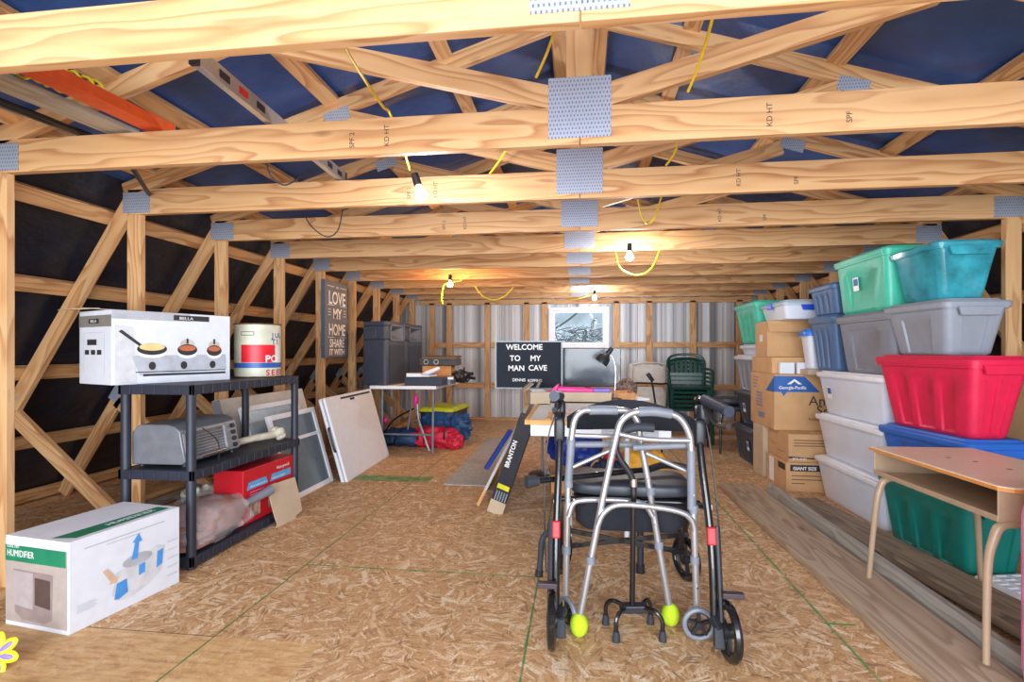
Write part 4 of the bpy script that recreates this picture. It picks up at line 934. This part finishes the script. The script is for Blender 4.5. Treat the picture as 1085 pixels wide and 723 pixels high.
def resin_chair(label, z):
    t = root('resin_chair', label, 'plastic chair', (1.34, 6.75, z), math.radians(-4), 'stacked dark green resin chairs')
    W2 = .25
    b = B(); b.loft([rrect(.46, .44, .08, .395), rrect(.48, .46, .09, .41), rrect(.46, .44, .08, .425)]); b.to('seat', GREENC, t, True)
    # slatted backrest: outer rim and slats with air between
    b = B(); b.tube([(-.20, .20, .41), (-.225, .24, .62), (-.22, .27, .74), (-.15, .29, .80), (0, .295, .815), (.15, .29, .80), (.22, .27, .74), (.225, .24, .62), (.20, .20, .41)], .017, 8)
    b.bar((-.2, .235, .56), (.2, .235, .56), .014, .04); b.tube([(-.2, .27, .73), (0, .285, .755), (.2, .27, .73)], .02, 6); b.to('back_frame', GREENC, t, True)
    for k in range(7):
        x = -.165+k*.055; B().bar((x, .24, .57), (x*1.08, .275, .745), .008, .040, up=(1, 0, 0)).to('back_slat', GREENC, t, bev=.002)
    for s in (-1, 1):
        B().tube([(s*.225, .2, .63), (s*.25, .05, .63), (s*.255, -.16, .615), (s*.245, -.2, .52), (s*.235, -.2, .41)], .016, 8).to('armrest', GREENC, t, True)
    for sx in (-1, 1):
        for sy in (-1, 1): B().tube([(sx*.205, sy*.19, .40), (sx*.25, sy*.235, 0)], [.024, .018], 8, False).to('leg', GREENC, t, True)
    return t
nm6 = ('bottom chair of the dark green resin stack', 'second from bottom in the dark green resin stack', 'third from bottom in the dark green resin stack', 'fourth from bottom in the dark green resin stack', 'fifth from bottom in the dark green resin stack', 'topmost dark green slat-backed resin chair of the stack')
for k in range(6): resin_chair(nm6[k], k*.052)
def stool(label, x, y, z, rz):
    t = root('padded_stool', label, 'stool', (x, y, z), rz, 'stacked black padded stools')
    B().loft([rrect(.36, .36, .1, .455), rrect(.39, .39, .11, .475), rrect(.38, .38, .11, .505), rrect(.30, .30, .09, .515)]).to('seat', mat('charcoal_vinyl', (62, 66, 76), .5), t, True)
    for sx in (-1, 1):
        for sy in (-1, 1): B().tube([(sx*.10, sy*.10, .45), (sx*.15, sy*.15, .44), (sx*.18, sy*.18, .38), (sx*.20, sy*.20, 0)], .012, 8).to('leg', BLACKG, t, True)
stool('lower black padded stool beside the dark storage totes', 1.70, 6.20, 0, .1); stool('upper black padded stool beside the dark storage totes', 1.70, 6.20, .085, .1)

# ------------------------------------------------------------------ right side: totes and cartons
# far column
CX, CY = 1.87, 5.60
tote('black tote on the floor at the base of the farthest stack', CX-.02, CY-.03, 0, 0, (.46, .66), (.38, .56), .365, CHARC, pan='two', sticker=-.12)
tote('black tote second from the floor in the farthest stack', CX+.02, CY, .366, .04, (.46, .64), (.38, .56), .345, CHARC, pan='two', sticker=.1)
tote('grey-blue tote in the middle of the farthest stack', CX, CY, .712, 0, (.46, .64), (.38, .56), .368, GREYT, MILK)
tote('shallow clear box beneath the farthest green tote', CX+.02, CY, 1.081, 0, (.40, .58), (.36, .54), .11, MILK, name='storage_box', pan=None, handle=False)
tote('sea green tote topping the farthest stack', CX+.0, CY-.05, 1.192, 0, (.48, .66), (.38, .54), .41, TEAL)
# cardboard column
def carton(label, x0, y0, z0, x1, y1, z1, m=CARD, rz=0, name='cardboard_box', tape=True):
    t = root(name, label, 'box', ((x0+x1)/2, (y0+y1)/2, z0), rz); w_, d_, h_ = x1-x0, y1-y0, z1-z0
    B().box((0, 0, h_/2), (w_, d_, h_)).to('carton', m, t, bev=.004)
    if tape: B().box((0, 0, h_+.0006), (.05, d_-.01, .001)).to('tape', mat('packing_tape', (206, 178, 132), .25), t)
    return t, Face((-w_/2, -d_/2, 0), (1, 0, 0), (0, 0, 1)), Face((-w_/2, d_/2, 0), (0, -1, 0), (0, 0, 1)), w_, d_, h_
carton('tall plain brown carton on the floor by the black totes', 1.62, 4.93, 0, 2.0, 5.2, .455, CARDL)
t, f, s_, w_, d_, h_ = carton('brown carton with black lettered band at the bottom of carton stack', 1.63, 4.43, 0, 2.12, 4.86, .232)
b = B(); f.rect(b, .03, .165, .44, .215); s_.rect(b, .26, .165, d_-.02, .215); b.to('printed_band', INK, t); f.text('lettering', 'GIANT SIZE', .034, TXTW, t, .05, .176, 1., .001, k=.001)
for k in range(3): f.text('lettering', ('assembly required', 'heavy duty shelving unit', '50 lb'), .0, INK, t, 0, 0) if False else None
b = B()
for k, l in enumerate((.24, .38, .1)): f.rect(b, .04, .125-.03*k, .04+l, .132-.03*k)
b.to('print', mat('brown_ink', (120, 84, 60), .6), t); b = B(); s_.rect(b, .06, .02, .17, .22, .0006); b.to('sticker', WHITE, t)
t, f, s_, w_, d_, h_ = carton('brown carton second from floor, below the blue-marked one', 1.655, 4.45, .233, 2.14, 4.9, .455)
b = B(); f.poly(b, [(.0, .03), (.46, .02), (.46, .005), (0, .045)]); b.to('printed_band', INK, t); b = B()
for k in range(3): f.rect(b, .04, .17-.022*k, .40, .178-.022*k)
s_.rect(b, .05, .12, .09, .124); s_.rect(b, .05, .10, .2, .103); s_.rect(b, .2, .06, .36, .064); b.to('print', mat('brown_ink', (120, 84, 60), .6), t)
f.text('lettering', 'BOLAND', .026, TXTW, t, .03, .018, 1., k=.001)
t, f, s_, w_, d_, h_ = carton('large brown carton with blue triangle and Angel Soft lettering', 1.62, 4.66, .456, 2.16, 5.27, .925)
b = B(); f.poly(b, [(0, .455), (.0, .32), (.055, .32), (.075, .285), (.10, .32), (.36, .32), (.24, .45)]); s_.poly(b, [(d_, .455), (d_, .32), (d_-.2, .32), (d_-.02, .44)]); b.to('blue_logo', BLUEI, t)
f.text('lettering', 'Georgia-Pacific', .036, TXTW, t, .035, .345, 1., .0005, k=.001); b = B(); f.poly(b, [(.10, .385), (.16, .43), (.22, .385), (.19, .385), (.16, .41), (.13, .385)], .001); b.to('mountain_mark', TXTW, t)
f.text('lettering', 'Angel', .115, INK, t, .27, .21, 1., 0, k=.001); f.text('lettering', 'Soft', .115, INK, t, .33, .13, 1., 0, k=.001); f.text('lettering', 'Professional Series', .03, INK, t, .27, .085, 1., k=.001)
b = B(); f.rect(b, .38, .02, .54, .06); b.to('printed_band', INK, t); b = B()
for k in range(4): s_.rect(b, .07, .42-.03*k, .22-.02*k, .43-.03*k)
for k in range(5): s_.rect(b, .16, .28-.028*k, .32, .296-.028*k)
s_.rect(b, .22, .07, .38, .12); b.to('print', mat('faded_blue_ink', (130, 128, 160), .6), t)
# tray carton with white boxes
t, f, s_, w_, d_, h_ = carton('shallow carton tray on the Angel Soft box', 1.63, 4.74, .926, 2.1, 5.26, 1.065, tape=False)
for k, (x, lb_) in enumerate(((1.70, 'small white box at the left in front of shallow carton tray'), (1.835, 'small white box right of another before the carton tray'))):
    o = B().box((x+.03, 4.70, .975), (.115, .05, .095)).to('small_box', OFFW, None, bev=.002); tag(o, lb_, 'box', 'small white boxes on the Angel Soft carton')
t, f, s_, w_, d_, h_ = carton('open-sided brown box near the top of carton stack', 1.64, 4.88, 1.066, 2.12, 5.2, 1.385, CARD)
b = B(); f.rect(b, .0, .26, w_, .262); b.to('crease', mat('brown_ink', (120, 84, 60), .6), t); s_.rect(B(), .12, .14, .2, .2).to('sticker', OFFW, t)
B().prism([(-w_/2, -d_/2, .30), (w_/2, -d_/2, .30), (w_/2, -d_/2-.05, .22), (-w_/2, -d_/2-.05, .22)], (0, -.003, 0)).to('flap', CARD, t)
tote('flat clear lidded box with blue latches on top of cartons', 1.93, 4.93, 1.386, 0, (.50, .60), (.44, .54), .165, MILK, CLR, pan=None, latch=mat('cobalt_latch', (30, 84, 214), .4), name='storage_box', handle=True)
tote('small tall clear bin with bright blue lid before the open brown box', 1.93, 4.60, .972, 0, (.23, .20), (.17, .15), .33, MILK, BLID, pan=None, name='storage_bin', handle=False, lidh=.05)
o = B().box((1.93, 4.60, .948), (.2, .17, .044)).to('small_box', CARDL, None, bev=.003); tag(o, 'flat pale box supporting the small blue-lidded bin', 'box')
# translucent column
for k, (z, lb_) in enumerate(((0, 'milky clear tote on the floor, bottom of three alike'), (.324, 'milky clear tote in the middle of three alike'), (.648, 'milky clear tote, upper of three alike, under grey tote'))):
    tote(lb_, 2.07+.006*k, 3.92, z, 0, (.52, .92), (.44, .82), .322, MILK, WHITE, pan=None, group='milky clear totes', lidh=.028, sticker=-.0+.28 if k == 2 else False)
tote('grey tote standing on the milky clear totes', 2.08, 3.74, .972, .03, (.50, .66), (.42, .58), .40, GREYD, pan='one')
tote('sea green tote on the grey tote beside the roof truss', 2.08, 3.76, 1.373, 0.0, (.52, .66), (.46, .60), .39, TEAL, pan='one', sticker=.05)
tote('slate blue tall tote behind grey tote', 2.06, 4.31, .972, 0, (.48, .42), (.40, .36), .42, SLB, pan='two')
tote('slate blue shorter tote on top of the taller one', 2.06, 4.31, 1.393, 0, (.48, .42), (.42, .38), .235, SLB, pan='two', sticker=.0)
# front column, turned a little
FX, FY = 2.0, 3.18
tote('dark teal tote on the floor behind the school desk', 2.01, 3.17, .0, math.radians(6), (.36, .66), (.28, .58), .385, DTEAL, pan='two')
tote('royal blue tote beneath the crimson tote', 1.99, 3.15, .386, math.radians(5), (.33, .68), (.26, .58), .30, BLUET, pan='two')
tote('crimson red tote in the nearest stack', 1.975, 3.14, .687, math.radians(6), (.31, .72), (.22, .58), .41, REDT, pan='two')
tote('mid grey tote on the crimson one', 2.01, 3.22, 1.098, math.radians(3), (.34, .52), (.26, .42), .295, GREYT, pan='one')
tote('see-through teal tote topping the nearest stack', 2.02, 3.24, 1.394, 0, (.33, .45), (.24, .36), .315, CTEAL, pan=None, lidh=.03)
o = B().box((2.42, 3.30, .55), (.02, .42, 1.06), Matrix.Rotation(math.radians(5), 3, 'Y')).to('cardboard_sheet', CARD); tag(o, 'tall brown cardboard sheet standing behind the crimson tote', 'cardboard')
# floor planks
b = lumber('plank', (1.27, 4.50, .02), (1.32, .9, .02), .29, .038, None, OLDW, bev=.004); tag(b, 'wide weathered brown plank nearest the green floor line', 'plank')
b = lumber('plank', (1.475, 4.35, .045), (1.50, 1.2, .045), .038, .089, None, GREYW, bev=.003); tag(b, 'grey narrow two-by-four between the two wide planks', 'plank')
b = lumber('plank', (1.57, 3.99, .055), (1.83, 1.35, .055), .22, .038, None, DARKPL, bev=.004); b.rotation_euler.z += 0; tag(b, 'dark stained plank beneath the school desk', 'plank')
# white slotted grid
g = root('slotted_grid', 'white plastic slotted grid on the floor under the desk', 'plastic grid', (2.23, 2.63, .0), math.radians(12))
b = B(); gw, gl = .55, .5
for k in range(8): b.box((-gw/2+k*gw/7, 0, .02), (.022, gl, .02))
for k in range(13): b.box((0, -gl/2+k*gl/12, .02), (gw, .016, .018))
b.to('grid', WHITE, g, bev=.002); b = B()
for s in (-1, 1):
    for q in (-1, 1): b.box((s*gw/2*.95, q*gl/2*.95, .005), (.03, .03, .01))
b.to('foot', WHITE, g)
# school desk
dk = root('school_desk', 'tan metal school desk with open book box and laminate top', 'school desk', (1.63, 2.37, 0), math.radians(2))
DZ = .66; dx, dy = .46, .76
pts = [(-dx/2, -dy/2+.01), (-dx/2, dy/2), (dx/2, dy/2), (dx/2, -dy/2+.0), (-dx/2+.10, -dy/2-.03), (-dx/2+.03, -dy/2-.02)]
B().prism([(x, y, DZ-.018) for x, y in pts], (0, 0, .018)).to('desktop', BEIGE, dk, bev=.003)
B().prism([(x*1.004, y*1.004, DZ-.016) for x, y in pts], (0, 0, .012)).to('edge_band', mat('orange_edge', (214, 140, 66), .5), dk)
b = B(); z0 = DZ-.125
b.box((0, 0, z0), (dx-.02, dy-.04, .006)); b.box((dx/2-.012, 0, DZ-.07), (.006, dy-.04, .105)); b.box((0, dy/2-.022, DZ-.07), (dx-.02, .006, .105)); b.box((0, -dy/2+.022, DZ-.07), (dx-.02, .006, .105))
b.box((-dx/2+.012, 0, z0+.008), (.008, dy-.04, .022)); b.to('book_box', TAN, dk, bev=.003)
for s in (-1, 1):
    y = s*(dy/2-.05)
    B().tube([(-dx/2+.13, y-.0*s, z0-.012), (-dx/2+.05, y, z0-.02), (-dx/2+.02, y, z0-.07), (-dx/2+.0, y, .35), (-dx/2-.02, y+s*.02, .0)], [.020, .011], 10).to('leg', TAN, dk, True)
    B().tube([(dx/2-.13, y, z0-.012), (dx/2-.06, y, z0-.02), (dx/2-.03, y, z0-.07), (dx/2-.01, y, .35), (dx/2+.02, y+s*.02, .0)], [.020, .011], 10).to('leg', TAN, dk, True)
    B().cyl((-dx/2+.1, y, z0-.012), (dx/2-.1, y, z0-.012), .016, 10).to('crossbar', TAN, dk, True)
b = B()
for x, y in ((-.05, .12), (.0, .04), (.02, -.1)): b.lathe([(.009, 0), (.009, .0012)], 10, (x, y, DZ))
b.to('rivet', mat('hole_brown', (120, 96, 76), .6), dk)
# pink item at the right edge
t = root('pink_case', 'pink hard case with black corner at the right edge of the view', 'case', (1.515, 1.74, 0), .1)
B().loft([rrect(.22, .30, .06, .0), rrect(.25, .34, .08, .12), rrect(.25, .34, .08, .60), rrect(.22, .30, .08, .72), rrect(.14, .2, .06, .75)]).to('shell', PINKL, t, True)
B().blob((-.11, .02, .17), (.05, .14, .12), amp=.05, seg=14).to('wheel', BLACK, t, True)

# ------------------------------------------------------------------ mobility aids in the centre
def wheel(parent, c, axis, R, r, tm, hm, spokes=5, hubr=.018):
    c = Vector(c); ax = Vector(axis).normalized()
    w_ = B().torus(c, ax, R-r, r, 32, 8).to('wheel', tm, parent, True)
    b = B(); b.cyl(c-ax*.02, c+ax*.02, hubr, 14); M = rot_to(ax)
    for k in range(spokes):
        a = 2*PI*k/spokes+.3; d = M @ Vector((0, math.cos(a), math.sin(a)))
        b.bar(c+d*hubr*.7, c+d*(R-r*1.6), .012, .016, up=ax)
    b.torus(c, ax, R-2*r, r*.45, 28, 6); b.to('hub', hm, w_, True)
    return w_
# rollator
ro = root('rollator', 'black four-wheeled rollator walker with seat and backrest strap', 'rollator', (.215, 2.32, 0), 0)
WR = .108
for sx in (-1, 1):
    xb, xt = (-.305, -.297) if sx < 0 else (.278, .262)
    # main post, lower black sleeve and upper handle post
    B().tube([(xb, -.30, .13), (xb, -.25, .40), (xt, -.16, .70), (xt, -.10, .86)], .015, 10).to('handle_post', BLACKG, ro, True)
    B().tube([(xb+sx*.022, -.32, .12), (xb+sx*.022, -.255, .46)], .010, 8, False).to('brake_rod', BLACK, ro, True)
    B().bar((xb-.0, -.262, .39), (xb-.0, -.252, .455), .032, .026).to('red_clip', RED, ro, bev=.006)
    B().tube([(xb, -.22, .52), (xb, .10, .42), (xb, .30, .20), (xb, .32, .12)], .014, 10).to('side_frame', BLACKG, ro, True)
    B().tube([(xt, -.10, .84), (xt, -.085, .90), (xt, -.11, .925), (xt+sx*.02, -.14, .925)], .014, 8).to('handle_bend', BLACKG, ro, True)
    g0, g1 = Vector((xt+sx*.02, -.13, .925)), Vector((xt+sx*.06, -.33, .90))
    if sx < 0: g0, g1 = Vector((xt, -.10, .93)), Vector((xt-.015, -.27, .945))
    B().tube([g0, g0.lerp(g1, .5), g1], .021, 12).to('hand_grip', mat('blue_grey_grip', (38, 48, 66), .5), ro, True)
    B().tube([g0+Vector((0, 0, -.03)), g0.lerp(g1, .5)+Vector((0, 0, -.07)), g1+Vector((0, .01, -.055))], .011, 8).to('brake_lever', BLACK, ro, True)
    B().blob(g0+Vector((0, .02, -.06)), (.05, .06, .09), amp=.05, seg=12, p=3).to('brake_housing', BLACK, ro, True)
    B().blob((xt, -.13, .79), (.045, .05, .12), amp=.03, seg=12, p=3.5).to('height_clamp', BLACK, ro, True)
    B().tube([g0+Vector((0, .04, -.04)), (xt+sx*.05, -.08, .75), (xb+sx*.055, -.12, .5), (xb+sx*.04, -.25, .25)], .0032, 6).to('brake_cable', BLACK, ro, True)
    # wheels
    wheel(ro, (sx*.318, -.335, WR), (1, .12 if sx > 0 else .02, 0), WR, .016, BLACKG, BLACK, 3, .026)
    wheel(ro, (sx*.30, .335, WR), (1, .45*(1 if sx > 0 else -.9), 0), WR, .016, BLACKG, BLACK, 3, .026)
    B().box((sx*.335, -.33, WR*2+.02), (.075, .03, .02)).to('mud_guard', mat('dark_maroon_plastic', (62, 48, 56), .5), ro, bev=.003)
    B().prism([(sx*.285-.02, -.36, .05), (sx*.285+.02, -.36, .05), (sx*.285+.016, -.34, .12), (sx*.285-.016, -.34, .12)], (0, .03, 0)).to('curb_pedal', RUBBER, ro, bev=.006)
    B().bar((sx*.275, -.30, .14), (sx*.29, -.335, WR), .03, .03).to('wheel_fork', BLACK, ro, bev=.004)
    B().bar((sx*.275, .32, .25), (sx*.29, .335, WR), .035, .03).to('wheel_fork', BLACK, ro, bev=.004)
B().blob((0.0, .035, .545), (.50, .32, .062), amp=.02, p=5, seg=24).to('seat', mat('black_vinyl', (44, 50, 58), .45, bmp=.1), ro, True)
b = B().loft([rrect(.40, .18, .05, .36, 0, .03), rrect(.46, .21, .05, .39, 0, .03), rrect(.48, .22, .05, .50, 0, .03)]); b.to('pouch', mat('near_black_fabric', (26, 30, 40), .85, bmp=.3, nscale=90), ro, True)
B().cyl((-.29, -.10, .50), (.27, -.10, .50), .012, 10).to('seat_bar', BLACKG, ro, True)
b = B(); b.bar((-.27, .1, .30), (.27, .1, .22), .014, .02); b.bar((-.27, .12, .22), (.27, .12, .30), .014, .02); b.to('cross_brace', BLACKG, ro)
# backrest pad: broad curved band
secs = []
for k in range(17):
    u = k/16; x = -.27+.54*u; yb = .02+.20*math.sin(PI*u); hgt = .025+.045*math.sin(PI*min(1, max(0, u)))**.7; zc = .805+.015*math.sin(PI*u)
    secs.append([Vector((x, yb+q*.016, zc+s*hgt)) for q, s in ((-1, -.7), (-1, .7), (-.4, 1), (.4, 1), (1, .7), (1, -.7), (.4, -1), (-.4, -1))])
B().loft(secs).to('backrest_strap', FABRIC, ro, True)
# cane lying across the rollator
t = root('walking_cane', 'black cane with grey rubber tip lying across the rollator seat', 'cane', (0, 0, 0))
ca, cb = Vector((-.17, 2.13, .593)), Vector((.30, 2.35, .605)); B().tube([ca, cb], .012, 10, False).to('shaft', BLACKG, t, True); B().tube([ca-(cb-ca)*.09, ca+(cb-ca)*.01], [.027, .018], 12, False).to('rubber_tip', RUBBER, t, True); B().tube([cb, cb+Vector((.08, .05, .01)), cb+Vector((.17, .04, .0))], .016, 8).to('handle', BLACK, t, True)
t = root('hooked_cane', 'grey crook-handled cane hanging at the left side of rollator', 'cane', (0, 0, 0))
c0 = Vector((-.10, 2.36, .32)); B().tube([c0, c0+Vector((-.03, -.02, .0)), c0+Vector((-.062, -.04, -.03)), c0+Vector((-.07, -.045, -.11)), c0+Vector((-.075, -.05, -.17))], .013, 10).to('shaft', RUBBER, t, True); B().cyl(c0+Vector((-.075, -.05, -.165)), c0+Vector((-.077, -.05, -.19)), .018, 10).to('rubber_tip', BLACK, t, True)
t = root('walking_cane', 'dark cane tip standing on the floor behind the rollator pouch', 'cane', (.305, 2.72, 0)); B().cyl((0, 0, .02), (0, 0, .36), .016, 10).to('shaft', SLATE, t, True); B().cyl((0, 0, 0), (0, 0, .04), .022, 12).to('rubber_tip', BLACK, t, True)

# aluminium walker, folded, facing the camera
wk = root('aluminium_walker', 'folded aluminium walking frame with two wheels and lime tennis ball feet', 'walker', (-SA*2.1+CA*.23, CA*2.1+SA*.23, 0), YAW)
yA, yB = .045, -.035
TR = .0135
fa = [(-.012, yA, .075), (-.008, yA, .30), (0, yA, .60), (.014, yA, .775), (.028, yA, .845), (.06, yA, .876), (.10, yA, .878), (.19, yA, .878), (.247, yA, .872), (.279, yA, .835), (.292, yA, .763), (.324, yA, .59), (.372, yA, .30), (.414, yA, .06)]
fb = [(.033, yB, .06), (.085, yB, .33), (.13, yB, .56), (.178, yB, .78), (.20, yB, .845), (.245, yB, .878), (.29, yB, .880), (.36, yB, .880), (.425, yB, .858), (.462, yB, .80), (.472, yB, .73), (.483, yB, .45), (.495, yB, .10)]
B().tube(fa, TR, 12).to('side_frame', ALU, wk, True); B().tube(fb, TR, 12).to('side_frame', ALU, wk, True)
B().tube([(.085, yA, .878), (.14, yA, .879), (.20, yA, .877)], .019, 12).to('hand_grip', GREYP, wk, True); B().tube([(.265, yB, .881), (.33, yB, .882), (.395, yB, .872)], .019, 12).to('hand_grip', GREYP, wk, True)
B().tube([(.010, yA+.01, .775), (.17, yA+.01, .77), (.285, yA+.01, .775)], .010, 10).to('upper_rail', ALU, wk, True); B().tube([(.19, yB-.01, .795), (.30, yB-.01, .775), (.465, yB-.01, .77)], .010, 10).to('upper_rail', ALU, wk, True)
B().cyl((.008, yA+.02, .735), (.30, yA+.02, .735), .013, 10).to('fold_rail', GREYP, wk, True); B().cyl((.25, yB+.03, .735), (.47, yB+.03, .745), .013, 10).to('fold_rail', GREYP, wk, True)
B().cyl((.012, yA+.015, .64), (.18, yA+.015, .715), .009, 10).to('diagonal_brace', ALU, wk, True); B().cyl((.30, yB+.02, .715), (.47, yB+.02, .64), .009, 10).to('diagonal_brace', ALU, wk, True)
B().tube([(.0, yA-.012, .45), (.018, yA-.012, .50), (.06, yA-.012, .515), (.20, yA-.012, .515), (.30, yA-.012, .50), (.34, yA-.012, .45)], .0115, 10).to('lower_rail', ALU, wk, True)
B().tube([(.105, yB-.012, .44), (.13, yB-.012, .49), (.19, yB-.012, .52), (.33, yB-.012, .51), (.43, yB-.012, .49), (.47, yB-.012, .46), (.482, yB-.012, .42)], .0115, 10).to('lower_rail', ALU, wk, True)
for (x, y, z, nx) in ((0, yA, .58, 0), (-.009, yA, .31, 0), (.368, yA, .33, .2), (.335, yA, .55, .2), (.079, yB, .30, .2), (.482, yB, .50, 0), (.487, yB, .30, 0)):
    B().cyl((x-nx*.0, y, z-.015), (x, y, z+.015), .018, 12).to('adjustment_collar', GREYP, wk, True)
B().cyl((.474, yB, .50), (.472, yB, .73), .0165, 12).to('leg_sleeve', GREYP, wk, True); B().cyl((.0, yA, .59), (.012, yA, .76), .0165, 12).to('leg_sleeve', GREYP, wk, True)
for x, y in ((.033, yB), (.416, yA)):
    o = B().blob((x, y, .046), (.072, .072, .092), amp=.0, seg=18).to('tennis_ball', LIME, wk, True)
wheel(wk, (.492, yB-.03, .064), (0.1, 1, 0), .064, .010, GREYP, BLACK, 5, .014); wheel(wk, (-.008, yA-.02, .064), (1, .55, 0), .064, .010, GREYP, BLACK, 5, .014)
b = B(); 
for (x, y, z) in ((.02, yA, .52), (.30, yB, .62), (.475, yB, .56), (.49, yB, .2), (.35, yA, .42)): b.lathe([(.004, 0), (.004, .008)], 8, (x, y-.016, z), Matrix.Rotation(PI/2, 3, 'X'))
b.to('spring_button', CHROME, wk)
# quad cane
qc = root('quad_cane', 'black four-footed cane standing in front of the aluminium walker', 'cane', (-SA*2.10+CA*.475, CA*2.10+SA*.475, 0), YAW+.02); qx = -.0
B().tube([(-.035, 0, .80), (.02, 0, .815), (.09, 0, .812)], .017, 12).to('handle', RUBBER, qc, True)
B().tube([(-.03, 0, .80), (-.055, 0, .775), (-.06, 0, .73), (-.045, 0, .69), (-.01, 0, .64), (.008, 0, .60), (.010, 0, .55)], .0125, 10).to('neck', BLACK, qc, True)
B().cyl((.010, 0, .57), (.004, 0, .09), .0115, 10).to('shaft', BLACKG, qc, True); B().cyl((.010, 0, .58), (.010, 0, .61), .015, 10).to('collar', CHROME, qc, True)
B().box((.01, 0, .095), (.11, .045, .03)).to('base_plate', BLACK, qc, bev=.005)
for sx, sy, ex, ey in ((-1, -1, -.085, -.07), (1, -1, .095, -.07), (-1, 1, -.10, .06), (1, 1, .085, .06)):
    B().tube([(.01+sx*.035, sy*.01, .10), (.01+ex*.75, ey*.7, .105), (.01+ex*.98, ey*.95, .08), (.01+ex, ey, .03)], .009, 8).to('foot_arm', BLACKG, qc, True)
    B().lathe([(.016, 0), (.014, .02), (.011, .04)], 12, (.01+ex, ey, 0)).to('rubber_foot', RUBBER, qc, True)
# far extras: doorway frame behind the camera keeps the shed's end
for k, (a, b_) in enumerate((((-2.6, -2.05, 0), (-2.6, -2.05, 2.1)), ((2.6, -2.05, 0), (2.6, -2.05, 2.1)), ((-2.6, -2.05, 2.15), (2.6, -2.05, 2.15)))):
    struct(lumber('trim_%d' % (k+3), a, b_, .09, .09, None, PINE))
